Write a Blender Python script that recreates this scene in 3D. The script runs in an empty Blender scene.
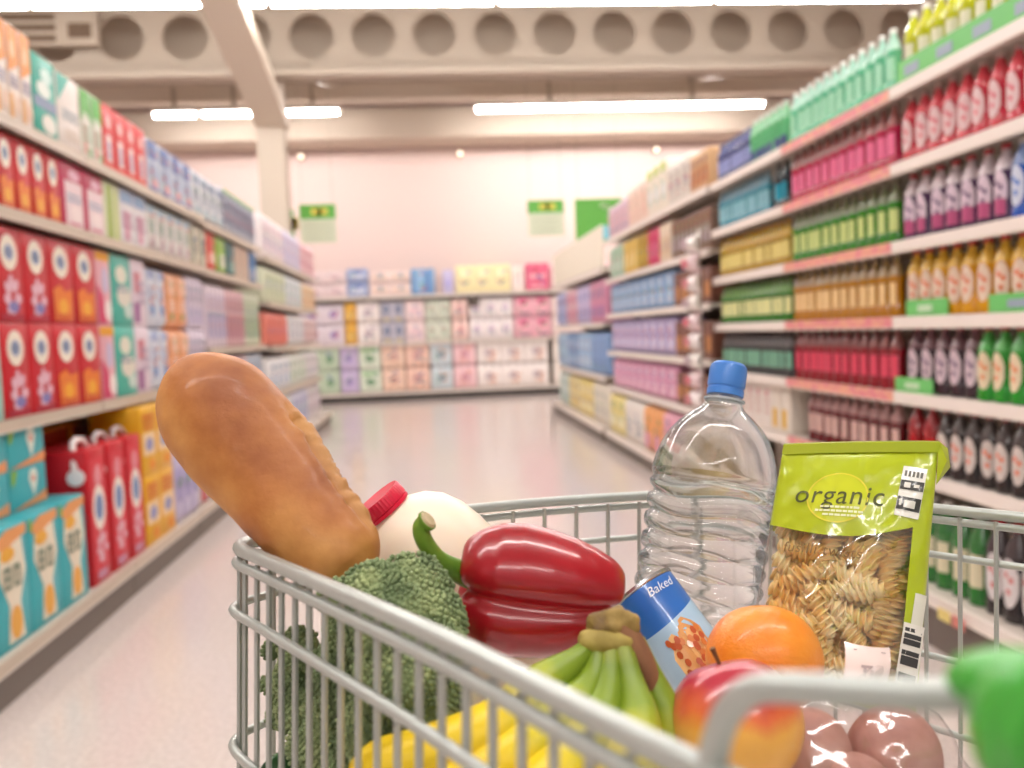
import bpy, math, random
from mathutils import Vector, Matrix, noise
PI = math.pi
sc = bpy.context.scene
COL = sc.collection

# ------------------------------------------------------------------ camera, world, exposure
cam_d = bpy.data.cameras.new('camera'); cam = bpy.data.objects.new('camera', cam_d); COL.objects.link(cam)
cm = Matrix(((0.995284,0.044822,-0.086029),(-0.088410,0.054151,-0.994611),(-0.039922,0.997526,0.057858))).to_4x4(); cm.translation = Vector((0, 0, 1.12)); cam.matrix_world = cm
cam_d.sensor_width = 36; cam_d.lens = 31.64; cam_d.clip_start = .01; cam_d.clip_end = 200
cam_d.dof.use_dof = True; cam_d.dof.focus_distance = .62; cam_d.dof.aperture_fstop = 5.9
sc.camera = cam
vs = sc.view_settings
vs.view_transform = 'Standard'; vs.look = 'None'; vs.gamma = 1; vs.use_curve_mapping = False; vs.exposure = 0.0
wd = bpy.data.worlds.new('world'); sc.world = wd; wd.use_nodes = True
wd.node_tree.nodes['Background'].inputs[0].default_value = (1, .95, .91, 1)
wd.node_tree.nodes['Background'].inputs[1].default_value = .5
LAMP = 74.0
LAMPCOL = (1, .955, .928)

# ------------------------------------------------------------------ helpers
def lin(c):
    if isinstance(c, str):
        c = tuple(int(c[i:i+2], 16) for i in (0, 2, 4))
    return tuple(((v/255)/12.92 if v/255 <= .04045 else ((v/255+.055)/1.055)**2.4) for v in c)
_m = {}
def mat(col, rough=.45, metal=0., coat=0., **k):
    key = (str(col), rough, metal, coat, tuple(sorted(k.items())))
    if key in _m: return _m[key]
    m = bpy.data.materials.new('mat'); m.use_nodes = True
    b = m.node_tree.nodes['Principled BSDF']
    b.inputs['Base Color'].default_value = (*lin(col), 1)
    b.inputs['Roughness'].default_value = rough; b.inputs['Metallic'].default_value = metal
    b.inputs['Coat Weight'].default_value = coat; b.inputs['Coat Roughness'].default_value = .08
    if 'trans' in k: b.inputs['Transmission Weight'].default_value = k['trans']
    if 'ior' in k: b.inputs['IOR'].default_value = k['ior']
    if 'spec' in k: b.inputs['Specular IOR Level'].default_value = k['spec']
    if 'sss' in k:
        b.inputs['Subsurface Weight'].default_value = k['sss']; b.inputs['Subsurface Radius'].default_value = (.012, .006, .003)
    if 'alpha' in k: b.inputs['Alpha'].default_value = k['alpha']
    if 'emit' in k:
        b.inputs['Emission Color'].default_value = (*lin(col), 1); b.inputs['Emission Strength'].default_value = k['emit']
    _m[key] = m
    return m
def noisemat(name, c1, c2, scale, rough=.5, detail=4, bump=0., coat=0., c3=None, stretch=None, bscale=None, **k):
    m = bpy.data.materials.new(name); m.use_nodes = True
    nt = m.node_tree; b = nt.nodes['Principled BSDF']; N = nt.nodes.new; L = nt.links.new
    tc = N('ShaderNodeTexCoord'); mp = N('ShaderNodeMapping'); L(tc.outputs['Object'], mp.inputs[0])
    if stretch: mp.inputs['Scale'].default_value = stretch
    nz = N('ShaderNodeTexNoise'); nz.inputs['Scale'].default_value = scale; nz.inputs['Detail'].default_value = detail
    L(mp.outputs[0], nz.inputs['Vector'])
    r = N('ShaderNodeValToRGB'); L(nz.outputs['Fac'], r.inputs[0])
    r.color_ramp.elements[0].position = .36; r.color_ramp.elements[1].position = .66
    r.color_ramp.elements[0].color = (*lin(c1), 1); r.color_ramp.elements[1].color = (*lin(c2), 1)
    if c3:
        e = r.color_ramp.elements.new(.5); e.color = (*lin(c3), 1)
    L(r.outputs[0], b.inputs['Base Color'])
    b.inputs['Roughness'].default_value = rough; b.inputs['Coat Weight'].default_value = coat; b.inputs['Coat Roughness'].default_value = .1
    if 'sss' in k:
        b.inputs['Subsurface Weight'].default_value = k['sss']; b.inputs['Subsurface Radius'].default_value = (.01, .006, .003)
    if bump:
        n2 = N('ShaderNodeTexNoise'); n2.inputs['Scale'].default_value = bscale or scale*3; n2.inputs['Detail'].default_value = 6
        L(mp.outputs[0], n2.inputs['Vector'])
        bp = N('ShaderNodeBump'); bp.inputs['Strength'].default_value = bump; bp.inputs['Distance'].default_value = k.get('bdist', .002)
        L(n2.outputs['Fac'], bp.inputs['Height']); L(bp.outputs[0], b.inputs['Normal'])
    return m
def catmull(pts, n=8):
    pts = [Vector(p) for p in pts]; out = []
    for i in range(len(pts)-1):
        p0 = pts[max(i-1, 0)]; p1 = pts[i]; p2 = pts[i+1]; p3 = pts[min(i+2, len(pts)-1)]
        for j in range(n):
            t = j/n
            out.append(.5*((2*p1)+(p2-p0)*t+(2*p0-5*p1+4*p2-p3)*t*t+(3*p1-p0-3*p2+p3)*t**3))
    out.append(pts[-1]); return out

import colorsys
def sat(c, k=1.3, v=.97):
    h_, s_, v_ = colorsys.rgb_to_hsv(*[int(c[i:i+2], 16)/255 for i in (0, 2, 4)])
    return '%02x%02x%02x' % tuple(int(round(255*x)) for x in colorsys.hsv_to_rgb(h_, min(.97, s_*k), v_*v))
class MB:
    def __init__(s): s.v = []; s.f = []; s.mi = []; s.mats = []
    def m(s, material):
        if material not in s.mats: s.mats.append(material)
        return s.mats.index(material)
    def add(s, vs, fs, material):
        o = len(s.v); i = s.m(material)
        s.v += [tuple(v) for v in vs]
        for f in fs: s.f.append(tuple(a+o for a in f)); s.mi.append(i)
    def box(s, x0, x1, y0, y1, z0, z1, material, T=None):
        vs = [(x, y, z) for x in (x0, x1) for y in (y0, y1) for z in (z0, z1)]
        if T is not None: vs = [T @ Vector(v) for v in vs]
        s.add(vs, [(0, 1, 3, 2), (4, 6, 7, 5), (0, 4, 5, 1), (2, 3, 7, 6), (0, 2, 6, 4), (1, 5, 7, 3)], material)
    def rbox(s, w, d, h, r, material, cx=0, cy=0, z0=0, bulge=0., n=4, T=None):
        # rounded upright box: rounded-rectangle rings stacked with a rounded top and foot
        def ring(ins, z, bl=0):
            o = []; rr = max(r-ins*.3, r*.4); a, b = w/2-ins+bl, d/2-ins+bl
            for q, (sx, sy) in enumerate(((1, 1), (-1, 1), (-1, -1), (1, -1))):
                for k in range(n+1):
                    t = (q+k/n)*PI/2
                    o.append((cx+sx*(a-rr)+rr*math.cos(t), cy+sy*(b-rr)+rr*math.sin(t), z0+z))
            return o
        rs = [ring(r, 0), ring(r*.3, r*.3), ring(0, r)]
        for k in range(1, 4): rs.append(ring(0, r+(h-2*r)*k/4, bulge*math.sin(PI*k/4)))
        rs += [ring(0, h-r), ring(r*.3, h-r*.3), ring(r, h)]
        s.rings(rs, material, T=T)
    def rings(s, rs, material, closed=True, caps=True, T=None):
        n = len(rs[0]); vs = [Vector(p) for r_ in rs for p in r_]
        if T is not None: vs = [T @ v for v in vs]
        fs = []
        for i in range(len(rs)-1):
            for k in range(n if closed else n-1):
                k2 = (k+1) % n
                fs.append((i*n+k, i*n+k2, (i+1)*n+k2, (i+1)*n+k))
        if caps and closed:
            fs.append(tuple(range(n-1, -1, -1))); fs.append(tuple((len(rs)-1)*n+k for k in range(n)))
        s.add(vs, fs, material)
    def lathe(s, prof, material, n=16, T=None, cx=0, cy=0):
        rs = [[(cx+r*math.cos(2*PI*k/n), cy+r*math.sin(2*PI*k/n), z) for k in range(n)] for r, z in prof]
        s.rings(rs, material, T=T)
    def tube(s, pts, r, material, n=8, caps=True, flat=None):
        pts = [Vector(p) for p in pts]; rs = []; up = None
        for i, p in enumerate(pts):
            t = (pts[min(i+1, len(pts)-1)]-pts[max(i-1, 0)]).normalized()
            if up is None: up = t.orthogonal().normalized()
            up = (up-t*up.dot(t)); up = up.normalized() if up.length > 1e-6 else t.orthogonal().normalized()
            sd = t.cross(up); q = r[i] if isinstance(r, (list, tuple)) else r
            fl = flat or 1
            rs.append([p+q*(math.cos(2*PI*k/n)*up+fl*math.sin(2*PI*k/n)*sd) for k in range(n)])
        s.rings(rs, material, caps=caps)
    def poly(s, pts, material): s.add(pts, [tuple(range(len(pts)))], material)
    def disc(s, cx, cz, rx, rz, y, material, n=14, rot=0):
        s.poly([(cx+rx*math.cos(2*PI*k/n)*math.cos(rot)-rz*math.sin(2*PI*k/n)*math.sin(rot), y, cz+rx*math.cos(2*PI*k/n)*math.sin(rot)+rz*math.sin(2*PI*k/n)*math.cos(rot)) for k in range(n)], material)
    def build(s, name, parent=None, smooth=40, loc=None):
        me = bpy.data.meshes.new(name); me.from_pydata(s.v, [], s.f)
        for x in s.mats: me.materials.append(x)
        me.polygons.foreach_set('material_index', s.mi)
        if smooth:
            me.polygons.foreach_set('use_smooth', [True]*len(me.polygons)); me.set_sharp_from_angle(angle=math.radians(smooth))
        me.update()
        o = bpy.data.objects.new(name, me); COL.objects.link(o)
        if parent is not None: o.parent = parent
        if loc is not None: o.location = loc
        return o
def tag(o, label, cat, group=None, kind=None):
    o['label'] = label; o['category'] = cat
    if group: o['group'] = group
    if kind: o['kind'] = kind
    return o
def struct(mb, name, label=None, smooth=40):
    o = mb.build(name, smooth=smooth); o['kind'] = 'structure'
    if label: o['label'] = label
    return o
def empty(name, loc=(0, 0, 0), rz=0):
    o = bpy.data.objects.new(name, None); COL.objects.link(o); o.location = loc; o.rotation_euler = (0, 0, rz); o.empty_display_size = .05
    return o
def copy_tree(o, parent=None):
    c = o.copy(); COL.objects.link(c); c.parent = parent
    for ch in o.children: copy_tree(ch, c)
    return c
ORD = 'first second third fourth fifth sixth seventh eighth ninth tenth eleventh twelfth thirteenth fourteenth fifteenth sixteenth seventeenth eighteenth nineteenth twentieth'.split()

# ------------------------------------------------------------------ room
def floor_mat():
    m = noisemat('floor', 'cabeb8', 'dbd0ca', 60, rough=.15, detail=6)
    b = m.node_tree.nodes['Principled BSDF']; b.inputs['Specular IOR Level'].default_value = .65
    return m
FX0, FX1, FY0, FY1, CEIL = -9, 10, -7, 16.6, 7.2
mb = MB(); mb.box(FX0, FX1, FY0, FY1, -.1, 0, floor_mat()); struct(mb, 'floor', 'pale beige polished shop floor')
WALLM = mat('e6cfc8', .6); BULK = mat('d2c3b2', .6); STEEL = mat('b3a594', .5); DECK = mat('b3a18c', .7)
mb = MB(); mb.box(FX0, FX1, FY1, FY1+.1, 0, CEIL, WALLM); struct(mb, 'wall_back', 'plain pale pink rear wall')
mb = MB(); mb.box(FX0-.1, FX0, FY0, FY1, 0, CEIL, WALLM); struct(mb, 'wall_left')
mb = MB(); mb.box(FX1, FX1+.1, FY0, FY1, 0, CEIL, WALLM); struct(mb, 'wall_right')
mb = MB(); mb.box(FX0, FX1, FY0, FY1, CEIL, CEIL+.1, DECK)
for k in range(24): mb.box(FX0, FX1, -6.6+k*.98, -6.2+k*.98, CEIL-.06, CEIL, DECK)
struct(mb, 'ceiling', 'beige ribbed metal roof deck')
mb = MB(); mb.box(FX0, FX1, 15.75, 16.55, 4.52, 5.02, BULK); struct(mb, 'trim_1', 'beige bulkhead above the rear wall')
# cellular roof beam with round openings
def cell_beam():
    m = MB(); y0, y1 = 12.2, 12.26; zc, cw, r = 5.09, .805, .29; z0, z1 = 4.62, 5.62; n = 24
    x = -1.40-cw*9
    while x < 9:
        for yy in (y0, y1):
            c = [(x+r*math.cos(2*PI*k/n), yy, zc+r*math.sin(2*PI*k/n)) for k in range(n)]
            o = []
            for k in range(n):
                ca, sa = math.cos(2*PI*k/n), math.sin(2*PI*k/n)
                s_ = min((cw/2)/max(abs(ca), 1e-6), ((zc-z0) if sa < 0 else (z1-zc))/max(abs(sa), 1e-6))
                o.append((x+s_*ca, yy, zc+s_*sa))
            cor = [(x+cw/2, yy, z1), (x-cw/2, yy, z1), (x-cw/2, yy, z0), (x+cw/2, yy, z0)]
            m.add(c+o, [(k, (k+1) % n, n+(k+1) % n, n+k) for k in range(n)], STEEL)
            for q, (px, _, pz) in enumerate(cor):
                best = sorted(range(n), key=lambda k: (o[k][0]-px)**2+(o[k][2]-pz)**2)[:2]
                m.poly([cor[q], o[best[0]], o[best[1]]], STEEL)
            cc = c if yy == y0 else cc0
            cc0 = c
        m.add([(x+r*math.cos(2*PI*k/n), yy, zc+r*math.sin(2*PI*k/n)) for yy in (y0, y1) for k in range(n)], [(k, (k+1) % n, n+(k+1) % n, n+k) for k in range(n)], STEEL)
        x += cw
    m.box(FX0, 9.5, 13.0, 13.04, 4.7, 5.7, STEEL); m.box(FX0, 9.5, 12.08, 12.38, 4.56, 4.63, STEEL); m.box(FX0, 9.5, 12.08, 12.38, 5.61, 5.67, STEEL)  # first box is a plate added behind the web to catch shade in the openings
    return m
struct(cell_beam(), 'trim_2', 'beige steel roof beam with a row of round openings')
mb = MB(); mb.box(FX0, FX1, 14.95, 15.25, 4.98, 5.42, mat('dccfc0', .5))
mb.box(FX0, FX1, 14.9, 15.3, 5.4, 5.46, mat('dccfc0', .5)); struct(mb, 'trim_3', 'plain beige purlin behind the perforated beam')
mb = MB(); mb.box(FX0, FX1, 16.1, 16.55, 5.95, 6.32, mat('74614f', .7)); struct(mb, 'trim_7', 'added dark bar high on the rear wall, shading the beam openings')  # dark bar added so the round openings look shaded low down
for i, (xa) in enumerate((-1.45, 4.35)):
    mb = MB(); mb.tube([(xa, 12.9, 4.72), (xa+.12, 14.9, 5.2)], .06, STEEL, n=8); struct(mb, 'trim_%d' % (4+i))
mb = MB(); mb.box(-2.21, -1.86, 12.42, 12.74, 0, 5.0, mat('c2b5a4', .5)); mb.box(-2.25, -1.82, 12.40, 12.78, 0, .2, STEEL)
struct(mb, 'column', 'tall square beige steel column')
mb = MB()
d0 = Vector((-2.0, 12.55, 4.05)); d1 = Vector((-2.0046,9.7297,4.6597))
dd = (d1-d0).normalized(); T = Matrix.Translation(d0) @ dd.to_track_quat('Z', 'Y').to_matrix().to_4x4()
mb.box(-.21, .21, -.1, .1, 0, (d1-d0).length+.6, mat('d6c8b6', .5), T=T); struct(mb, 'trim_6', 'wide raking beige brace from the column to the roof')

# ceiling lights: rows of 2.4 m fluorescent battens
lamp_m = mat((255, 247, 238), .4, emit=LAMP)
lamp_m.node_tree.nodes['Principled BSDF'].inputs['Emission Color'].default_value = (*LAMPCOL, 1)
def batten(L):
    t = empty('ceiling_light')
    m = MB(); m.box(-L/2, L/2, -.09, .09, .03, .09, mat('e9dfd2', .5)); m.box(-.03, .03, -.03, .03, .09, .5, STEEL); m.build('housing', t, smooth=0)
    m = MB()
    rs = []
    for x in (-L/2+.03, L/2-.03):
        rs.append([(x, 0.056*math.cos(PI+PI*k/8), .03+.055*math.sin(PI+PI*k/8)) for k in range(9)])
    m.rings(rs, lamp_m, closed=True); m.build('diffuser', t)
    return t
b24 = None
rows = [(-4.2, 4.8, 'behind the trolley'), (.6, 4.8, 'over the trolley'), (5.3, 4.8, 'over the middle of the aisle'), (9.95, 4.70, 'in front of the perforated beam'), (14.6, 4.68, 'near the rear wall')]
for y, z, wh in rows:
    if y > 14:
        segs = [(-4.15, -3.5), (-3.42, -2.42), (-2.12, -1.3), (.9, 3.2), (3.25, 5.55)]
    else:
        segs = [(-6.42+k*2.43, -4.02+k*2.43) for k in range(5)]
    if y < 2: segs = segs[1:4]
    for k, (a, b) in enumerate(segs):
        if b24 is None: o = b24 = batten(2.4)
        elif abs(b-a-2.4) < .2: o = copy_tree(b24)
        else: o = batten(b-a)
        o.location = ((a+b)/2, y, z)
        tag(o, '%s batten light from the left-hand end of the row %s' % (ORD[k], wh), 'ceiling light', 'fluorescent batten lights')
for k, (x, z) in enumerate(((-2.18, 4.38), (.65, 4.37), (4.26, 4.36))):
    t = empty('spot_lamp', (x, 16.6, z))
    m = MB(); m.lathe([(.05, 0), (.06, .02), (.06, .1), (.045, .12)], STEEL, T=Matrix.Rotation(PI/2, 4, 'X')); m.build('housing', t)
    m = MB(); m.lathe([(.02, .11), (.038, .125), (.042, .15), (.03, .175), (.012, .18)], mat((255, 236, 214), .4, emit=2.5), T=Matrix.Rotation(PI/2, 4, 'X')); m.build('bulb', t)
    tag(t, ('small round wall lamp beside the column', 'small round wall lamp at the middle of the rear wall', 'small round wall lamp above the large green sign')[k], 'lamp', 'round lamps along the top of the rear wall')
# ventilation grille high up beyond the product rows
t = empty('vent_grille', (-4.85, 11.9, 5.06))
m = MB(); m.box(-.55, .85, 0, .12, -.14, .28, STEEL); m.build('frame', t, smooth=0)
m = MB()
for k in range(3):
    m.box(-.5, .35-.0*k, -.012, -.002, -.1+.13*k, -.02+.13*k, mat('6a5644', .7))
m.box(.5, .78, -.012, -.002, -.06, .12, mat('6a5644', .7)); m.build('slats', t, smooth=0)
tag(t, 'beige ventilation grille with dark slots fixed before the roof beam', 'vent')
# hanging green signs
def sign(px0, px1, zt, zm, zb, Y, label, big=False):
    x0, x1 = px0, px1; t = empty('hanging_sign', ((x0+x1)/2, Y, zt))
    w = (x1-x0)/2; G = mat('5aa83c', .5)
    m = MB(); m.box(-w, w, -.012, .012, zm-zt, 0, G)
    if not big:
        for a in (-.14, .02): m.box(w*a*2-.02, w*a*2+.13, -.016, -.012, (zm-zt)*.72, (zm-zt)*.28, mat('d8c84a', .5))
    else:
        for k in range(9):
            a = .2+k*.15; m.box(-.02+.3*math.cos(a)*.9, .05+.3*math.cos(a)*.9, -.016, -.012, -.42+.3*math.sin(a), -.37+.3*math.sin(a), mat('b9d6a4', .5))
        m.box(.02, .3, -.016, -.012, -.6, -.4, mat('7fc9d8', .5))
    m.build('header' if not big else 'board', t, smooth=0)
    if zb < zm:
        m = MB(); m.box(-w, w, -.01, .01, zb-zt, zm-zt, mat('ccd2b8', .5))
        for k in range(3): m.box(-w*.8, w*.75, -.013, -.01, (zb-zt)+(zm-zb)*(.2+.25*k), (zb-zt)+(zm-zb)*(.27+.25*k), mat('b4bca2', .5))
        m.build('list_panel', t, smooth=0)
    m = MB()
    for s in (-1, 1): m.tube([(s*w*.85, 0, 0), (s*w*.85, 0, CEIL-zt-.06)], .004, STEEL, n=5)
    m.build('wire', t)
    tag(t, label, 'sign', 'green aisle signs')
SY = 13.4
sign(-1.835, -1.317, 3.08, 2.87, 2.52, SY, 'aisle sign with green header hanging beside the column')
sign(-2.108, -1.979, 3.07, 2.65, 2.65, SY+.4, 'narrow green sign half hidden behind the column')
sign(1.495, 2.037, 3.05, 2.86, 2.52, SY, 'aisle sign with green header and pale list near mid wall')
sign(2.203, 2.917, 3.05, 2.42, 2.42, SY, 'large all-green sign with pale curved motif over right-hand gondola', True)

# ------------------------------------------------------------------ shelving
METAL = mat('d8cdc2', .4); KICK = mat('6f645c', .5); BACK = mat('a3968c', .6); STRIPW = mat('efe4dc', .35); STRIPP = noisemat('promo strip', 'e0868f', 'e9a98c', 26, rough=.4, detail=0)
def bay(side, Y0, Y1, XF, shelves, label, strip=STRIPW, base=.12, top=None, depth=.45, header=None, inset=.05):
    """one gondola bay; local x runs along the aisle, local -y faces the aisle"""
    L = Y1-Y0; top = top or max(shelves)
    rz = {'R': -PI/2, 'L': PI/2, 'B': 0}[side]
    t = empty('shelving_bay', {'R': (XF, (Y0+Y1)/2, 0), 'L': (XF, (Y0+Y1)/2, 0), 'B': ((Y0+Y1)/2, XF, 0)}[side], rz)
    h = L/2-.002
    m = MB(); m.box(-h, h, depth-.02, depth, 0, top+.02, BACK); m.build('back_panel', t, smooth=0)
    m = MB()
    for s in (-1, 1): m.box(s*h-(.03 if s > 0 else 0), s*h+(0 if s > 0 else .03), depth-.06, depth-.021, 0, top+.02, METAL)
    m.build('upright', t, smooth=0)
    m = MB(); m.box(-h, h, -inset, depth-.07, 0, base-.035, mat('2f2823', .6) if side == 'B' else KICK); m.build('plinth', t, smooth=0)
    for z in sorted(shelves+[base]):
        f = -inset if z == base else 0
        m = MB(); m.box(-h, h, f, depth-.07, z-.022, z, METAL)
        s_ = m.build('shelf', t, smooth=0)
        m = MB(); m.box(-h, h, f-.014, f-.001, z-.04, z+.004, strip)
        m.box(-h, h, f-.018, f-.0141, z-.04, z-.035, METAL)
        m.build('price_strip', s_, smooth=0)
    if header:
        m = MB(); m.box(-h, h, .0, .02, top+.03, header, mat('f2ead8', .5)); m.box(-h, h, .001, depth, top+.001, top+.03, METAL); m.build('header_board', t, smooth=0)
    tag(t, label, 'shelving', 'gondola shelving bays')
    return t
RX, LX = 1.68, -1.49
STRIPL = mat('c3b4a2', .4)
RS = [.57, .845, 1.115, 1.385, 1.66, 1.93]
bay('R', 2.15, 3.145, RX, RS, 'white bottle shelving bay beside the trolley, plain white price strips', base=.185, inset=.04)
bay('R', 3.15, 4.14, RX, RS, 'bottle shelving bay with pink promotional price strips', STRIPP, base=.185, inset=.04)
bay('R', 4.145, 5.22, RX, RS, 'white bottle shelving bay just beyond the pink strips', base=.185, inset=.04)
R5S = [.57, .90, 1.245, 1.57, 1.94]
bay('R', 5.3, 6.3, RX, R5S, 'shelving bay behind the hanging packet strip', base=.14)
bay('R', 6.305, 7.4, RX, R5S, 'shelving bay of blue and lilac packs behind the packet strip', base=.14)
bay('R', 7.405, 8.5, RX, R5S, 'last bay of the bottle-side gondola before the gap', base=.14)
R8S = [.64, 1.17, 1.695]
bay('R', 8.7, 10.4, RX, R8S, 'white-headed bay on bottle side after the gap', base=.14, header=2.12)
bay('R', 10.405, 12.2, RX, R8S, 'farthest white-headed bay on bottle side by rear wall', base=.14, header=2.12)
LS1 = [.88, 1.63, 1.965]; LS2 = [.66, 1.09, 1.62, 1.94]; LS3 = [.63, 1.07, 1.48, 1.90]
bay('L', 2.5, 4.15, LX, LS1, 'detergent shelving bay of teal and red boxes', STRIPL, base=.148, depth=.5, inset=.10)
bay('L', 4.155, 5.3, LX, LS1, 'detergent shelving bay with yellow and lilac packs below', STRIPL, base=.148, depth=.5, inset=.10)
bay('L', 5.305, 6.2, LX, LS1, 'detergent shelving bay hidden behind the loaf', STRIPL, base=.148, depth=.5, inset=.10)
bay('L', 6.205, 7.2, LX, LS2, 'third to last detergent bay with four upper shelves', STRIPL, base=.148, depth=.5, inset=.10)
bay('L', 7.205, 8.2, LX, LS2, 'last detergent bay before the cross aisle gap', STRIPL, base=.148, depth=.5, inset=.10)
bay('L', 8.45, 10.3, LX, LS3, 'first bay of the farther gondola in front of the column', STRIPL, base=.148, depth=.5, inset=.10)
bay('L', 10.305, 12.15, LX, LS3, 'second bay of the farther gondola beside the column', STRIPL, base=.148, depth=.5, inset=.10)
for k, (a, b) in enumerate(((-2.7, -1.1), (-1.095, .5), (.505, 2.1), (2.105, 3.4))):
    bay('B', a, b, 15.95, [1.0, 1.83], ORD[k].capitalize()+' bay from the column side of the rear wall shelving', base=.148, depth=.5, inset=.10)

# ------------------------------------------------------------------ products
_count = {}
def place(o, side, along, front, z, desc, row, name=None, group=None, cat='pack'):
    """front: distance of the pack's front behind the shelf edge"""
    if side == 'R': o.location = (RX+front, along, z); o.rotation_euler = (0, 0, -PI/2)
    elif side == 'L': o.location = (LX-front, along, z); o.rotation_euler = (0, 0, PI/2)
    else: o.location = (along, 15.95+front, z); o.rotation_euler = (0, 0, 0)
    k = _count[(desc, row)] = _count.get((desc, row), 0)+1
    tag(o, '%s, %s along %s' % (desc, ORD[k-1] if k <= 20 else ORD[19]+' '+ORD[k-21], row), cat, group or row.replace('the ', 'products on the '))
    return o
# bottles: local base centre at origin, label towards -y
_bot = {}
def arc(m, r, z0, z1, mt, a0=-.72, a1=.72, n=9, oval=False):
    zc, zh = (z0+z1)/2, (z1-z0)/2
    vs = [(r*math.sin(a0+(a1-a0)*k/n), -r*math.cos(a0+(a1-a0)*k/n), zc+s*zh*(max(.12, 1-(2*k/n-1)**2)**.5 if oval else 1)) for s in (-1, 1) for k in range(n+1)]
    m.add(vs, [(k, k+1, n+2+k, n+1+k) for k in range(n)], mt)
def bottle_proto(kind, body, label, cap, neck=None, foot=None, H=.235, D=.068, patch=None, capr=.42):
    oval = patch is not None
    key = (kind, body, label, cap, neck, foot, H, D, patch)
    if key in _bot: return copy_tree(_bot[key])
    r = D/2; bm_ = mat(sat(body, 1.15), .18, coat=.6); nm = mat(sat(neck or body, 1.1), .18, coat=.5)
    m = MB()
    m.lathe([(r*.8, 0), (r*.98, .004), (r, .012), (r, H*.16), (r*.9, H*.19), (r*.86, H*.4), (r*.9, H*.56), (r, H*.6), (r*.97, H*.66)], bm_, n=14)
    m.lathe([(r*.97, H*.661), (r*.8, H*.75), (r*.5, H*.85), (r*.36, H*.90), (r*.36, H*.925)], nm, n=14)
    o = m.build(kind, smooth=50)
    m = MB(); lm = mat(sat(label, 1.2), .4)
    arc(m, r*(1.012 if oval else .915), H*(.16 if oval else .2), H*(.66 if oval else .55), lm, oval=oval)
    if foot: arc(m, r*1.03, H*.1, H*.3, mat(foot, .4), -.6, .6)
    if patch:
        for a, zq in ((-.4, .47), (.0, .42), (-.2, .30)):
            m.poly([(r*1.03*math.sin(a+t), -r*1.03*math.cos(a+t), H*(zq+z)) for t, z in ((0, 0), (.34, -.01), (.36, .05), (.02, .06))], mat(patch, .4))
    m.build('label', o, smooth=50)
    m = MB(); c = r*capr
    m.lathe([(c, H*.926), (c*1.05, H*.935), (c*1.02, H*.99), (c*.8, H)], mat(cap, .35), n=12); m.build('cap', o, smooth=50)
    _bot[key] = o
    return o
def bottles(Y0, Y1, z, row, desc, pitch=.0795, front=.045, lift=0, **k):
    n = max(1, int((Y1-Y0)/pitch+.25))
    for i in range(n):
        o = bottle_proto('drink_bottle', **k)
        place(o, 'R', Y0+(i+.5)*(Y1-Y0)/n, front, z+lift+.0005, desc, row, cat='bottle')
        o.rotation_euler = (0, 0, -PI/2+.38+random.uniform(-.25, .25))
random.seed(4)
ROWR = ['the bottom bottle shelf', 'the second-lowest bottle shelf', 'the third-lowest bottle shelf', 'the fourth-lowest bottle shelf', 'the third-highest bottle shelf', 'the second-highest bottle shelf', 'the top bottle shelf']
# nearest bay
Ya, Yb = 2.3, 3.13
bottles(Ya, Yb, 1.93, ROWR[6], 'lime-yellow bottle with white cap', body='c9cf1c', label='e9ead0', cap='f6f4ea', neck='d4d822', H=.25, pitch=.085, lift=.003, front=.055)
bottles(Ya, Yb, 1.66, ROWR[5], 'red bottle with white label, grey cap', body='c8324a', label='ecd3d4', cap='b59b94', neck='d6545f', H=.23, patch='d85a6a')
bottles(2.525, Yb, 1.385, ROWR[4], 'purple bottle with red cap', body='4a3050', label='e4d3de', cap='a62630', neck='cdbfc4', foot='b8527e', H=.235, patch='5c3a68')
bottles(Ya, 2.525, 1.385, ROWR[4], 'blue bottle with grey cap', body='2b62b8', label='d9dfee', cap='b9b4b0', neck='7f97c4', H=.235, patch='2f6cc4')
bottles(Ya, Yb, 1.115, ROWR[3], 'orange-yellow bottle with red cap', body='e0a414', label='f0dccb', cap='b22a2c', neck='e6bd4a', H=.235, patch='e0622c', lift=.003, front=.055)
yk = 2.702
bottles(yk, Yb, .845, ROWR[2], 'black bottle with pale pink label', body='38252f', label='dfcdd4', cap='8e2430', neck='7c5a62', H=.235, patch='6a4a72', lift=.003, front=.055)
bottles(Ya, yk, .845, ROWR[2], 'bright green bottle with red cap', body='2c9a34', label='efe0c4', cap='a2282c', neck='4aa64c', H=.235, patch='e2793a')
bottles(Ya, 2.93, .57, ROWR[1], 'black cola bottle with orange-topped label', body='251c1d', label='ddd2cc', cap='8a2024', neck='4b4444', H=.235, patch='e2642e')
bottles(2.93, Yb, .57, ROWR[1], 'crimson bottle without pale label', body='a51a26', label='b4202c', cap='8a2026', neck='a02a32', H=.235)
bottles(2.66, Yb, .185, ROWR[0], 'green bottle with silver cap, pale label', body='24762e', label='e3dcc0', cap='d9d6d2', neck='3b7440', H=.3, D=.085, pitch=.095)
bottles(Ya, 2.66, .185, ROWR[0], 'black bottle with white oval label', body='201a1c', label='e6dfdf', cap='b5202c', neck='4a4244', H=.3, D=.085, pitch=.095, patch='d07a78')
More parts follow.
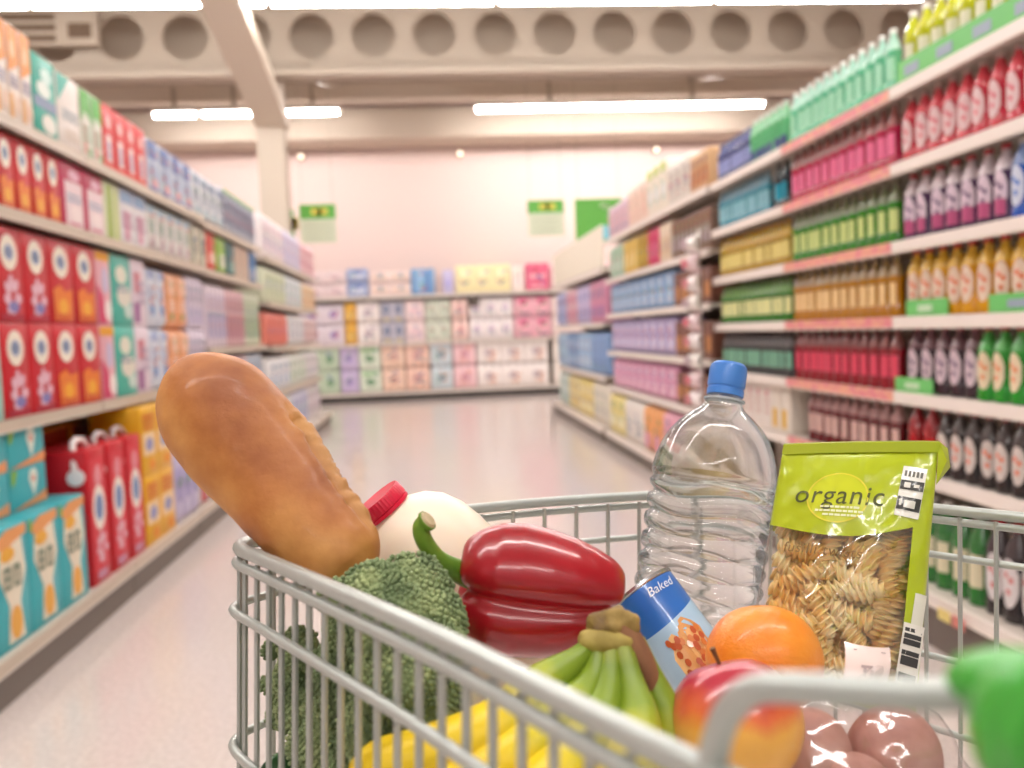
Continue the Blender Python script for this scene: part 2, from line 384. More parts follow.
# promoted bay
Ya, Yb = 3.17, 4.13
bottles(Ya, Yb, 1.93, ROWR[6], 'pale aqua-green bottle with clear neck', body='78cca4', label='b8ecd0', cap='f0f1ea', neck='b9e8d4', H=.235, D=.06)
bottles(Ya, Yb, 1.66, ROWR[5], 'pink bottle with brownish neck', body='b80e48', label='f58fb2', cap='8f6a66', neck='a8726f', H=.235, D=.06)
bottles(Ya, Yb, 1.385, ROWR[4], 'green bottle with lime label', body='2c8410', label='d8e6a0', cap='8a8674', neck='7f8a68', H=.235, D=.06)
bottles(Ya, Yb, 1.115, ROWR[3], 'golden bottle with peach label', body='b87c08', label='f8dcaa', cap='8f7f6c', neck='a58e60', H=.235, D=.06)
bottles(Ya, Yb, .845, ROWR[2], 'crimson bottle with rose label', body='940a22', label='ea6a80', cap='7c5a58', neck='8a5554', H=.235, D=.06)
bottles(Ya, 4.0, .57, ROWR[1], 'dark red bottle with white neck band', body='640e18', label='e0c0b8', cap='6a1c22', neck='b08a88', H=.235, D=.06)
bottles(Ya, Yb, .185, ROWR[0], 'plain green bottle with silver cap', body='24762e', label='cfd6b4', cap='d9d6d2', neck='3b7440', H=.3, D=.085, pitch=.1)
# bay beyond
Ya, Yb = 4.17, 5.2
ym = 4.662
bottles(Ya, ym, 1.93, ROWR[6], 'mid-green bottle with navy foot', body='74c48e', label='6fbf8a', cap='dfe8dc', neck='9ad8ac', foot='3d4c80', H=.235, D=.06)
bottles(ym, Yb, 1.93, ROWR[6], 'navy blue bottle with lilac label', body='35406e', label='a4acd8', cap='566088', neck='525c90', H=.22, D=.058)
bottles(Ya, 4.35, 1.66, ROWR[5], 'black bottle with cyan label', body='1c2830', label='25a0b8', cap='2a2e32', neck='20343c', H=.225, D=.058)
bottles(4.42, Yb, 1.66, ROWR[5], 'teal bottle with blue-grey neck', body='3a8ca0', label='9cccd6', cap='8aa0a8', neck='6a94a4', H=.225, D=.058)
bottles(Ya, Yb, 1.385, ROWR[4], 'deep yellow bottle with amber cap', body='b08c08', label='f2e49c', cap='c08a20', neck='d0b030', H=.22, D=.058)
bottles(Ya, Yb, 1.115, ROWR[3], 'grass-green bottle with cream label', body='2c7414', label='f4f4bc', cap='4c6a30', neck='6a9c40', H=.22, D=.058)
bottles(Ya, Yb, .845, ROWR[2], 'charcoal bottle with green-grey label', body='35383a', label='8cbca4', cap='4a3a3c', neck='5a5454', H=.225, D=.058)

# boxes, pouches and film packs: local base centre of the front face at the origin, pack extends to +y
_pack = {}
def pack_proto(kind, w, d, h, base, decor=(), form='box', side=None):
    key = (kind, round(w, 3), round(d, 3), round(h, 3), base, tuple(decor), form)
    if key in _pack: return copy_tree(_pack[key])
    m = MB(); sk = (1.0, 1.0) if form == 'rolls' else (1.3, .97); bm_ = mat(sat(base, *sk), .45)
    if form == 'box': m.rbox(w, d, h, min(.006, w*.06), bm_, cy=d/2, n=2)
    elif form == 'bag': m.rbox(w, d, h, min(w, d)*.22, bm_, cy=d/2, bulge=-.002, n=4)
    elif form == 'rolls':
        nx = 3 if w > .3 else 2
        for i in range(nx):
            m.rbox(w/nx+.002, d, h, w/nx*.34, bm_, cx=(i+.5)*w/nx-w/2, cy=d/2, n=4)
    y = -.0012
    for q, dcr in enumerate(decor):
        k, c = dcr[0], mat(sat(dcr[-1], *sk), .45); y -= .0005
        if k == 'r':
            x0, x1, z0, z1 = dcr[1:5]
            e = .47 if form == 'box' else .36
            x0, x1 = max(-e, x0), min(e, x1); z0, z1 = max(.05 if form != 'box' else .02, z0), min(.95 if form != 'box' else .98, z1)
            m.poly([(x0*w, y, z0*h), (x1*w, y, z0*h), (x1*w, y, z1*h), (x0*w, y, z1*h)], c)
        elif k == 'o': m.disc(dcr[1]*w, dcr[2]*h, dcr[3]*w, dcr[4]*h, y, c)
        elif k == 'd':   # drop pointing down
            cx, cz, r, l = dcr[1:5]
            pts = [(cx*w+r*w*math.cos(a), y, cz*h+r*w*math.sin(a)) for a in [k2*PI/8 for k2 in range(9)]]+[(cx*w, y, (cz-l)*h)]
            m.poly(pts[::-1], c)
        elif k == 't':   # lines of small print strokes
            x0, x1, z0, z1, n = dcr[1:6]
            for i in range(n):
                z = z1-(z1-z0)*(i+.5)/n; hh = (z1-z0)/n*.3; x = x0
                rr = random.Random(i*7+q)
                while x < x1-.03:
                    l = rr.uniform(.05, .16)
                    m.poly([(x*w, y, (z-hh)*h), (min(x+l, x1)*w, y, (z-hh)*h), (min(x+l, x1)*w, y, (z+hh)*h), (x*w, y, (z+hh)*h)], c); x += l+.04
        elif k == 'p':
            m.poly([(a*w, y, b*h) for a, b in dcr[1]], c)
        elif k == 's':   # swirl
            cx, cz, r = dcr[1:4]
            for i in range(7):
                a = i*.8; m.disc(cx*w+r*w*.55*math.cos(a)*(1-.07*i), cz*h+r*w*.75*math.sin(a)*(1-.07*i), r*w*.33, r*w*.22, y-.00005*i, c, n=8, rot=a)
    if form != 'box':
        ra = random.Random(str(key)); pal = ('4a64a8', 'c83a48', '4a9a4a', '7a4a94', 'd8803a', '2f8a94', '8a8a94')
        c1, c2 = ra.choice(pal), ra.choice(pal)
        for q in range(7):
            x0, z0 = ra.uniform(-.3, .2), ra.uniform(.15, .8); y -= .0004
            ww, hh = ra.uniform(.06, .2), ra.uniform(.02, .07)
            m.poly([(x0*w, y, z0*h), ((x0+ww)*w, y, z0*h), ((x0+ww)*w, y, (z0+hh)*h), (x0*w, y, (z0+hh)*h)], mat(c1 if q % 2 else c2, .45))
    o = m.build(kind, smooth=45)
    _pack[key] = o
    return o
def packs(side, bounds, z, row, specs, tiers=1, front=.02):
    """bounds: list of along-positions; specs: between consecutive bounds (n, name, desc, h, d, base, decor, form)"""
    for (a, b), sp in zip(zip(bounds[:-1], bounds[1:]), specs):
        if sp is None: continue
        n, kind, desc, h, d, base, decor, form = sp
        w = (b-a)/n
        for i in range(n):
            for t in range(tiers):
                o = pack_proto(kind, w-.006, d, h, base, decor, form)
                nm = row if tiers == 1 else (('lower tier of ' if t == 0 else 'upper tier of ')+row)
                cat = 'bottle' if 'bottle' in kind else ('box' if form == 'box' else 'pack')
                place(o, side, a+(i+.5)*w, front, z+.0008+t*(h+.0015), desc, nm, cat=cat)

OVAL = (('o', 0, .73, .31, .19, 'f5ede0'), ('o', 0, .73, .17, .085, '98a2bc'), ('p', ((-.14, .69), (-.02, .69), (-.02, .77), (-.14, .77)), '76869f'), ('p', ((.03, .70), (.13, .70), (.13, .76), (.03, .76)), '8490a8'))
SWIRL = OVAL+(('s', 0, .25, .42, 'e7c3cf'), ('o', .05, .16, .2, .06, '8c86b4'), ('r', -.4, .4, .03, .08, 'b03050'))
FLAME = OVAL+(('p', ((-.36, .04), (.36, .04), (.4, .42), (.1, .38), (-.1, .46), (-.38, .4)), 'e8923c'), ('o', 0, .2, .2, .1, 'f0b84a'), ('t', -.3, .3, .05, .12, 2, 'c84a2c'))
# ---- detergent side, top deck
rt_ = 'the top shelf, detergent side'
b = [3.08, 3.409, 3.719, 3.949, 4.198, 4.47, 5.123, 6.06, 6.944, 8.15]
packs('L', b, 1.965, rt_, [
    (1, 'washing_powder_box', 'plain orange powder box', .37, .2, 'eba23c', (('r', -.47, .47, .3, .6, 'f3e6d8'),), 'box'),
    (3, 'washing_powder_box', 'orange and white powder box', .37, .2, 'f0e4da', (('p', ((-.47, .98), (.47, .98), (.47, .62), (-.47, .5)), 'eca43e'), ('t', -.4, .4, .36, .5, 3, '8c8aa6'), ('r', -.47, -.2, .02, .3, 'eab45a'), ('o', .2, .2, .2, .1, 'f2d6c2'), ('o', -.1, .75, .2, .1, 'f6d9b0')), 'box'),
    (1, 'washing_powder_box', 'teal powder box with white spots', .33, .2, '4fae9e', (('o', .1, .78, .24, .09, 'd8efe8'), ('r', -.47, .47, .36, .5, '7d8ca4'), ('o', -.05, .6, .3, .1, 'e6efe8'), ('o', .1, .2, .3, .12, 'e8e6de')), 'box'),
    (1, 'washing_powder_box', 'white powder box with teal corner', .32, .2, 'ece4de', (('p', ((-.47, .98), (.1, .98), (-.47, .6)), '5ab4a6'), ('t', -.3, .4, .4, .56, 3, '9aa6ac'), ('t', -.2, .4, .15, .3, 3, 'd6c6b4')), 'box'),
    (2, 'washing_powder_box', 'leaf-green and white powder box', .32, .2, 'e8e6dc', (('p', ((-.47, .98), (.47, .98), (.47, .58), (-.1, .7), (-.47, .5)), '66b04c'), ('r', -.3, .0, .1, .5, 'd8a49a'), ('r', .1, .3, .03, .18, '5aac5a'), ('t', -.4, .4, .25, .5, 3, 'a8bca4')), 'box'),
    (4, 'washing_powder_box', 'scarlet powder box with white stripe', .32, .2, 'd83a3c', (('r', -.25, .2, .15, .55, 'efdcd8'), ('o', 0, .75, .25, .1, 'f0c4c0'), ('t', -.2, .16, .2, .45, 3, '9a92bc'), ('r', -.47, .47, .03, .1, 'e86a5c')), 'box'),
    (4, 'washing_liquid_bottle', 'blue and white softener pouch', .31, .16, 'd3dae4', (('r', -.4, .4, .62, .95, '6f84b4'), ('t', -.35, .35, .3, .55, 4, '8a98c0'), ('o', .1, .2, .25, .1, 'd4a6ac'), ('r', -.4, .4, .05, .12, '5878ae')), 'bag'),
    (4, 'washing_liquid_bottle', 'pale grey softener pouch', .31, .16, 'dcdfe2', (('r', -.4, .4, .7, .9, 'a8b4c8'), ('t', -.35, .35, .3, .6, 4, '9aa4b4'), ('r', -.3, .3, .06, .2, 'b4c8cc')), 'bag'),
    (9, 'washing_liquid_bottle', 'dark-stripe cleaner pouch with green top', .33, .14, 'c9ccd4', (('r', -.4, -.1, .1, .9, '4c5a7c'), ('r', .0, .3, .2, .7, '8a9ab0'), ('r', -.4, .4, .86, .97, '86c06a'), ('t', -.3, .3, .3, .5, 3, 'e0d0d4')), 'bag'),
])
# ---- detergent side, second shelf
rt_ = 'the second shelf, detergent side'
b = [3.05, 3.375, 3.925, 4.424, 4.645, 5.058, 5.962, 6.38, 6.642, 6.961, 7.276, 7.829, 8.15]
H2 = .285
packs('L', b, 1.63, rt_, [
    (2, 'washing_powder_box', 'dark-sided pale powder box', H2, .2, 'cfd4cc', (('r', -.3, .3, .2, .7, '6a6a70'),), 'box'),
    (4, 'washing_powder_box', 'red powder box with orange foot', H2, .2, 'cc1f2c', FLAME, 'box'),
    (2, 'washing_powder_box', 'magenta-edged white powder box', H2, .2, 'c02a62', (('r', -.32, .47, .03, .72, 'ecd9dc'), ('t', -.25, .4, .4, .55, 2, '8a9aae'), ('o', .1, .82, .25, .08, 'ecc4d2'), ('o', .1, .25, .25, .13, 'f4e6e4'), ('t', -.2, .3, .06, .12, 1, 'd05a86')), 'box'),
    (1, 'washing_powder_box', 'lime-striped powder box', H2, .2, 'dde0c4', (('r', -.3, .0, .05, .95, 'a4b85a'), ('r', .15, .35, .05, .9, 'c4d08a')), 'box'),
    (2, 'washing_powder_box', 'white powder box with pink print', H2, .2, 'e4e0e2', (('r', -.47, .47, .75, .97, '9ab0cc'), ('r', -.2, .1, .1, .6, 'd8a0b4'), ('t', -.4, .4, .3, .6, 3, 'b48aa0')), 'box'),
    (5, 'softener_pouch', 'white pouch with green and grey print', H2-.01, .16, 'e2dedb', (('r', -.36, .36, .8, .94, 'b0c4d0'), ('t', -.3, .3, .4, .7, 4, '8fa896'), ('r', -.25, .2, .1, .3, 'c8b8bc')), 'bag'),
    (2, 'cleaner_pouch', 'cream pouch with dark edge', H2-.01, .14, 'd9d2c2', (('r', -.36, -.2, .05, .95, '6a7a6c'), ('t', -.1, .3, .3, .7, 4, 'a49c90')), 'bag'),
    (1, 'cleaner_pouch', 'coral red pouch', H2-.01, .14, 'dd6a5a', (('r', -.3, .3, .2, .45, 'efd0c4'),), 'bag'),
    (1, 'cleaner_pouch', 'lime green pouch', H2-.01, .14, '96b85c', (('r', -.2, .3, .15, .5, 'e0e4cc'),), 'bag'),
    (1, 'cleaner_pouch', 'dark teal pouch', H2-.01, .14, '2e6468', (('r', -.2, .3, .1, .4, '98b4ac'),), 'bag'),
    (3, 'cleaner_pouch', 'cream pouch with peach print', H2-.01, .14, 'e6d6c8', (('r', -.3, -.1, .1, .8, 'b89a84'), ('t', -.1, .3, .3, .8, 4, 'c4b49c')), 'bag'),
    (2, 'cleaner_pouch', 'mid-blue pouch', H2-.01, .14, '5f8cb8', (('r', -.3, .3, .1, .4, 'c8ccd8'),), 'bag'),
])
# ---- detergent side, third shelf (stacked two high)
rt_ = 'the third shelf, detergent side'
b = [3.03, 3.308, 3.748, 4.254, 4.45, 4.744, 4.975, 5.347, 5.781, 6.18]
H3 = .345
packs('L', b, .88, rt_, [
    (1, 'washing_powder_box', 'pale teal powder box', H3, .24, 'a8ccc4', (('r', -.3, .3, .2, .6, 'e6e0cc'),), 'box'),
    (2, 'washing_powder_box', 'red powder box with pink swirl', H3, .24, 'c8142a', SWIRL, 'box'),
    (2, 'washing_powder_box', 'red powder box with orange flames', H3, .24, 'c8142a', FLAME, 'box'),
    (1, 'washing_powder_box', 'pink-white box with yellow top', H3, .24, 'e6b8c0', (('r', -.47, .47, .86, .98, 'ecb43a'), ('o', .1, .6, .25, .18, 'cfc4d8'), ('p', ((-.47, .02), (.1, .02), (-.1, .4), (-.47, .55)), 'd0527a'), ('o', .2, .2, .25, .14, 'f6ecea')), 'box'),
    (1, 'washing_powder_box', 'turquoise box with cream blots', H3, .24, '5fb4a6', (('o', 0, .72, .28, .13, 'e4e2d4'), ('o', .1, .42, .36, .16, 'e0dcd0'), ('t', -.3, .3, .46, .58, 2, '7a8a9c'), ('o', .25, .2, .2, .1, 'cfe0d8')), 'box'),
    (1, 'washing_powder_box', 'mauve and white powder box', H3, .24, 'e2d4dc', (('r', -.4, .0, .05, .35, '9a6a94'), ('r', -.3, .1, .5, .8, 'cc8a94'), ('t', -.1, .4, .3, .7, 3, 'b4a6b8')), 'box'),
    (2, 'softener_pouch', 'white pouch with blue flower', H3-.01, .2, 'dcdfe8', (('o', 0, .3, .24, .1, '8ab0d4'), ('r', -.3, .3, .8, .94, 'a8b4d0'), ('t', -.3, .3, .45, .7, 3, 'b8c0d4')), 'bag'),
    (2, 'softener_pouch', 'peach pouch with cream cap', H3-.01, .2, 'eeb894', (('r', -.36, .36, .6, .9, 'f2cdb4'), ('t', -.3, .3, .3, .5, 3, 'f6e4d4')), 'bag'),
    (4, 'softener_pouch', 'pale lavender pouch on stack', H3-.01, .2, 'd9d0dc', (('r', -.2, .2, .1, .4, 'bcb0d0'), ('t', -.3, .3, .5, .8, 3, 'c8b8c4')), 'bag'),
], tiers=2)
# ---- detergent side beyond the stacks
for z, rt_, cols, h in ((1.09, 'the tall middle shelf past the stacks', (('e0d4dc', 'b0a8c8', 'lavender-grey'), ('d9b8bc', 'b07a86', 'dusty pink'), ('d4d8c4', '8fa888', 'sage and white')), .44),
                        (.66, 'the lower shelf past the stacks', (('ddd8d6', 'a8b4c0', 'white and grey'), ('d8c0c4', 'b48a94', 'rose and white'), ('c8d0d8', '8aa0b8', 'pale blue')), .36),
                        (.148, 'the bottom shelf past the stacks', (('e2dcd4', 'b4a89c', 'cream and brown'), ('d6d4e0', '9a98c0', 'lilac and white'), ('e0d2cc', 'c09088', 'salmon and white')), .42)):
    bb = [6.25, 6.85, 7.5, 8.15]
    packs('L', bb, z, rt_, [(5, 'softener_bottle', '%s softener pouch' % nm, h, .16, c1, (('r', -.3, .25, .15, .55, c2), ('t', -.3, .3, .6, .85, 3, c2)), 'bag') for c1, c2, nm in cols])
for z, rt_, cols, h in ((1.90, 'the top shelf of the farther gondola', (('ece2e2', 'd8b8c8', 'white and rose'), ('d4cfe0', 'b8a8cc', 'lilac'), ('e8c8cc', 'd0707c', 'pink and red')), .42),
                        (1.48, 'the second shelf of the farther gondola', (('d8dcc0', 'a4b080', 'pale green'), ('dfe4e6', 'a8b8bc', 'white and aqua'), ('e6cfae', 'd09a50', 'cream and orange')), .34),
                        (1.07, 'the third shelf of the farther gondola', (('e08070', 'c8503c', 'coral red'), ('e2e0e0', 'a8a4ac', 'white and grey'), ('dcc8c8', 'b07c80', 'dusty rose')), .33),
                        (.63, 'the fourth shelf of the farther gondola', (('e6e4e4', 'a0b4cc', 'white and blue'), ('dfe2da', '94b08c', 'white and green'), ('e4dede', 'b0a4b0', 'white and mauve')), .34),
                        (.148, 'the bottom shelf of the farther gondola', (('e4e4e0', '8cae98', 'white and green'), ('cfcfe0', '8a8ab8', 'lavender'), ('e4dce0', 'b494a4', 'white and plum')), .42)):
    bb = [8.5, 9.7, 10.9, 12.1]
    packs('L', bb, z, rt_, [(4, 'tissue_pack', '%s tissue pack' % nm, h, .3, c1, (('r', -.3, .2, .2, .5, c2), ('o', .1, .7, .2, .12, c2)), 'rolls') for c1, c2, nm in cols])
# ---- detergent side, bottom shelf: teal boxes, red carry boxes, yellow packs
rt_ = 'the bottom shelf, detergent side'
TEAL = '57b3bb'
def teal_big():
    return pack_proto('detergent_carton', .25, .3, .40, TEAL, (('p', ((-.36, .62), (-.3, .86), (0, .92), (.32, .88), (.4, .6), (.2, .36), (.28, .05), (-.2, .05), (-.12, .36)), 'efe7d6'), ('p', ((-.47, .9), (-.1, .98), (.47, .98), (.47, .9), (.1, .86), (-.2, .8)), 'eab07c'), ('o', .04, .2, .17, .14, 'eebb66'), ('o', -.1, .78, .2, .06, 'f0c060'), ('r', -.47, -.38, .88, .98, '8ab45c'),
        ('r', -.24, -.2, .5, .68, '7e8a78'), ('r', -.24, -.08, .64, .68, '7e8a78'), ('r', -.1, -.06, .5, .68, '7e8a78'), ('r', -.24, -.08, .575, .605, '7e8a78'), ('r', -.24, -.08, .5, .53, '7e8a78'),
        ('r', .02, .06, .5, .68, '7e8a78'), ('r', .16, .2, .5, .68, '7e8a78'), ('r', .02, .18, .64, .68, '7e8a78'), ('r', .02, .18, .5, .53, '7e8a78')), 'box')
def teal_small():
    return pack_proto('detergent_carton', .30, .28, .148, TEAL, (('d', .12, .68, .12, .5, 'e9eee4'), ('o', .12, .66, .05, .09, 'dc9a8a'), ('p', ((-.47, .02), (.47, .02), (.47, .3), (.2, .2), (-.2, .1)), 'ecb084'), ('p', ((-.47, .98), (-.3, .98), (-.38, .66), (-.47, .6)), '8ab45c')), 'box')
ys = [3.052, 3.308, 3.564]
for k, y in enumerate(ys):
    o = place(teal_big(), 'L', y, -.08, .1488, 'tall teal carton with white numeral panel', rt_, cat='box')
for t in range(2):
    for k, y in enumerate((3.118, 3.425)):
        o = place(teal_small(), 'L', y, .008, .552+t*.1495, 'squat teal carton with white drop', 'the '+('lower' if t == 0 else 'upper')+' layer above the tall cartons', cat='box')
def carry_box():
    o = pack_proto('carry_box', .2, .26, .56, 'c8162c', (('r', -.42, .42, .1, .93, 'd8475a'), ('o', 0, .56, .34, .17, 'f3ece4'), ('o', 0, .56, .22, .1, '7c92b8'), ('o', 0, .8, .2, .08, 'e6a4ac'), ('s', 0, .25, .4, 'e7bcc8'), ('r', -.3, .2, .04, .1, 'c89ab0')), 'box')
    m = MB(); m.tube(catmull([(-.075, .06, .545), (-.1, .05, .50), (-.115, .04, .47)][::-1]+[(-.05, .07, .585), (.0, .075, .597), (.05, .07, .59), (.085, .065, .558)], 5), .013, mat('f0e4e2', .4), n=8)
    m.lathe([(.01, -.008), (.034, -.006), (.034, .006), (.01, .008)], mat('e8e2e4', .4), T=Matrix.Translation((-.115, .04, .455)) @ Matrix.Rotation(PI/2, 4, 'Y'))
    m.build('handle', o)
    return o
for k, y in enumerate((3.845, 4.08, 4.31)):
    o = carry_box(); place(o, 'L', y, -.08, .1488, 'tall red carry box with white handle', rt_, cat='box')
YEL = (('r', -.4, .4, .3, .62, 'f1d9b8'), ('o', 0, .45, .25, .1, '9c9cc0'), ('t', -.35, .35, .66, .9, 3, 'd8641f'), ('o', .1, .15, .2, .08, 'f0a02c'))
packs('L', [4.43, 4.67, 4.92], .148, rt_, [(1, 'washing_powder_box', 'bright yellow powder box', .337, .24, 'e8b422', YEL, 'box'), (1, 'washing_powder_box', 'yellow box with peach print', .337, .24, 'ecc06a', YEL, 'box')], tiers=2, front=-.08)
packs('L', [4.93, 5.43, 6.18], .148, rt_, [(3, 'softener_pouch', 'pale lilac refill pouch', .6, .2, 'cfc8e0', (('r', -.3, .3, .2, .5, 'b4acd4'), ('t', -.3, .3, .6, .9, 4, 'e4dce8')), 'bag'), (4, 'softener_pouch', 'white refill pouch with red foot', .5, .2, 'e6dcdc', (('r', -.3, .3, .05, .25, 'c84450'), ('t', -.3, .3, .5, .9, 4, 'd0b8bc')), 'bag')], front=-.08)
for k, y in enumerate((3.85, 4.22, 4.6)):
    o = place(pack_proto('washing_powder_box', .33, .16, .62, 'd8902a', (('r', -.47, .47, .86, .98, 'b03a24'), ('r', -.4, .4, .5, .8, 'e0a43c'), ('t', -.3, .3, .2, .4, 3, 'b05a24')), 'box'), 'L', y, .24, .1488, 'amber box behind red carry boxes', rt_, cat='box')

# ---- far part of the bottle side
rr = 'the top shelf past the packet strip'
packs('R', [5.35, 5.75, 6.3, 6.9, 7.6, 8.45], 1.94, rr, [
    (4, 'cleaner_bottle', 'beige and brown pouch', .25, .14, 'd8b894', (('r', -.3, .3, .2, .6, 'c07848'), ('o', 0, .75, .2, .1, '9a5a40')), 'bag'),
    (3, 'cleaner_bottle', 'white pouch with grey print', .30, .14, 'e4ded6', (('t', -.3, .3, .3, .8, 4, 'b0a49c'),), 'bag'),
    (3, 'tissue_pack', 'cream pack with lime top', .37, .25, 'eee4d4', (('r', -.36, .36, .78, .95, 'c4d460'), ('o', 0, .4, .25, .2, 'dfe6ea')), 'rolls'),
    (3, 'tissue_pack', 'peach and cream pack', .34, .25, 'f0d4c4', (('r', -.2, .2, .2, .7, 'e8b8a4'),), 'rolls'),
    (4, 'tissue_pack', 'mauve and pink pack', .30, .25, 'dcc0cc', (('r', -.3, .1, .2, .7, 'e8a8b0'),), 'rolls')])
rr = 'the second shelf past the packet strip'
packs('R', [5.35, 6.25, 6.6, 6.95, 7.3, 7.85, 8.45], 1.57, rr, [
    (9, 'cleaner_bottle', 'brown and slate bottle-shaped pouch', .27, .1, '8a7468', (('r', -.3, .3, .2, .6, 'b4a8ac'), ('o', 0, .8, .2, .1, 'b45040')), 'bag'),
    (2, 'tissue_pack', 'cream pouch pack', .3, .2, 'ecdcc8', (('r', -.3, .3, .2, .6, 'd8c0a0'),), 'bag'),
    (2, 'tissue_pack', 'hot pink pack', .3, .2, 'd4507c', (('r', -.3, .2, .2, .6, 'e890ac'),), 'bag'),
    (2, 'tissue_pack', 'olive gold pack', .3, .2, 'b8982c', (('r', -.3, .2, .2, .6, 'd4bc60'),), 'bag'),
    (3, 'tissue_pack', 'butter yellow pack', .3, .2, 'e4c878', (('r', -.3, .2, .2, .6, 'f0e0b0'),), 'bag'),
    (3, 'tissue_pack', 'mint green pack', .3, .2, 'b8d0bc', (('r', -.3, .2, .2, .6, 'dce8dc'),), 'bag')])
for z, rr, c1, c2, nm, h in ((1.245, 'the third shelf past the packet strip', '86a8d0', 'b4cce4', 'sky blue', .28), (.90, 'the fourth shelf past the packet strip', 'b4a8d0', 'd4cce4', 'lavender', .29), (.57, 'the fifth shelf past the packet strip', 'dc9cbc', 'ecc8d8', 'candy pink', .27)):
    packs('R', [5.35, 6.2, 8.45], z, rr, [
        (5, 'snack_box', 'brown and dark box', h-.05, .2, '7c5648', (('r', -.3, .3, .2, .6, 'c89460'),), 'box'),
        (9, 'tissue_pack', nm+' tissue pack', h, .25, c1, (('r', -.3, .3, .15, .45, c2), ('o', 0, .7, .25, .14, c2)), 'rolls')])
rr = 'the bottom shelf past the packet strip'
packs('R', [5.35, 5.9, 6.5, 7.1, 7.8, 8.45], .14, rr, [
    (2, 'tissue_pack', 'tan and yellow pack', .36, .3, 'd8c088', (('r', -.3, .3, .2, .5, 'eee0b8'),), 'rolls'),
    (2, 'tissue_pack', 'rose and white pack', .36, .3, 'e4a8b8', (('r', -.3, .3, .2, .5, 'f0dce0'),), 'rolls'),
    (2, 'tissue_pack', 'orange and pink pack', .36, .3, 'e8a468', (('r', -.3, .3, .1, .4, 'e49cb4'),), 'rolls'),
    (2, 'tissue_pack', 'white and grey pack', .36, .3, 'e8e0d8', (('r', -.3, .3, .2, .5, 'cfc8c4'),), 'rolls'),
    (2, 'tissue_pack', 'straw yellow pack', .36, .3, 'e8d890', (('r', -.3, .3, .2, .5, 'f2ecc8'),), 'rolls')], front=-.02)
for z, rr, cols, h in ((1.17, 'the upper shelf of white-headed bays', (('d08ca8', 'a46cae', 'pink and purple'), ('c4b8d8', '8890c4', 'lilac and blue'), ('dcb0bc', 'c05880', 'rose and plum'), ('b4b8dc', '7088bc', 'periwinkle')), .44),
                       (.64, 'the middle shelf of white-headed bays', (('88a8d4', '6c8cc0', 'mid blue'), ('9cbcdc', 'c4d8e8', 'pale blue'), ('7898c4', 'a8c0dc', 'steel blue'), ('a8c4dc', '88a4c8', 'powder blue')), .44),
                       (.14, 'the bottom shelf of white-headed bays', (('ece4d4', 'd0c8c0', 'white and grey'), ('ecd888', 'f4ecc4', 'butter yellow'), ('e8d8a0', 'd8b868', 'cream and gold'), ('d8e4dc', 'a8c4b8', 'white and mint')), .42)):
    packs('R', [8.75, 9.6, 10.45, 11.3, 12.15], z, rr, [(3, 'toilet_roll_pack', nm+' roll pack', h, .3, c1, (('r', -.3, .3, .15, .4, c2), ('o', 0, .7, .25, .12, c2)), 'rolls') for c1, c2, nm in cols])

# clip strip of packets hanging at the bay joint
t = empty('clip_strip', (1.60, 5.26, 0))
m = MB(); m.box(-.004, 0, -.02, .02, .62, 1.68, mat('e8e0dc', .4)); m.build('strip', t, smooth=0)
m = MB(); m.tube([(0, 0, 1.66), (.004, 0, 1.675), (.085, 0, 1.68)], .003, STEEL, n=6); m.build('hook', t)
tag(t, 'white plastic clip strip hanging at the joint past bottle bays', 'clip strip')
for k in range(9):
    z = .62+k*.115
    m = MB()
    c = ('eee4e2', 'e6cdd0', 'ece6e0')[k % 3]
    rs = []
    for i in range(7):
        q = i/6; th = .004+.036*math.sin(PI*q)**.6
        rs.append([(-.012-th*(1+math.cos(2*PI*j/12))/1, .105*math.sin(2*PI*j/12)*(.9+.1*abs(2*q-1)), z+.108*q) for j in range(12)])
    m.rings(rs, mat(c, .3, coat=.4))
    o = m.build('snack_packet'); o.location = (1.598, 5.26, 0)
    m = MB(); m.box(-.0935, -.0905, -.055, .055, z+.03, z+.08, mat(('c87880', 'd06878', 'b8a0a8')[k % 3], .4)); m.build('printed_panel', o, smooth=0)
    tag(o, '%s packet from the bottom of the hanging clip strip' % ORD[k], 'packet', 'packets on the clip strip')

# cartons low in the bay beyond, beside the bottle
packs('R', [4.18, 4.42, 5.15], .57, ROWR[1], [
    (2, 'drink_carton', 'white carton with yellow stripe', .23, .1, 'ece4da', (('r', -.4, .1, .1, .5, 'e6c04c'),), 'box'),
    (6, 'drink_carton', 'white carton with pale pink print', .23, .1, 'f0e8e2', (('t', -.3, .3, .3, .7, 3, 'dcc0b8'), ('o', 0, .8, .2, .08, 'e0b0b0')), 'box')])
# green shelf-ready trays
for k, (ya, yb, z, hh, nm) in enumerate(((2.32, 3.12, 1.93, .085, 'under the lime-yellow bottles'), (2.826, 3.084, 1.115, .06, 'under the orange-yellow bottles, farther one'), (2.32, 2.606, 1.115, .06, 'under the orange-yellow bottles, nearer one'), (2.922, 3.169, .845, .055, 'under the black bottles'))):
    o = empty('display_tray', (RX, (ya+yb)/2, z), -PI/2); L = abs(yb-ya)/2
    m = MB(); G = mat('6cc46a', .45)
    m.box(-L, L, .008, .1, .0004, .0026, G); m.box(-L, L, .008, .012, .0026, hh, G); m.build('tray', o, smooth=0)
    n = max(1, int(L/.1))
    for i in range(n):
        cx = -L+(i+.5)*2*L/n; m = MB()
        m.box(cx-.05, cx+.04, .0055, .0078, hh*.3, hh*.7, mat(('98a8b8', 'c4e0bc')[0 if k in (0, 2) else 1], .45)); m.build('printed_panel', o, smooth=0)
    tag(o, 'green cardboard display tray '+nm, 'tray', 'green display trays')
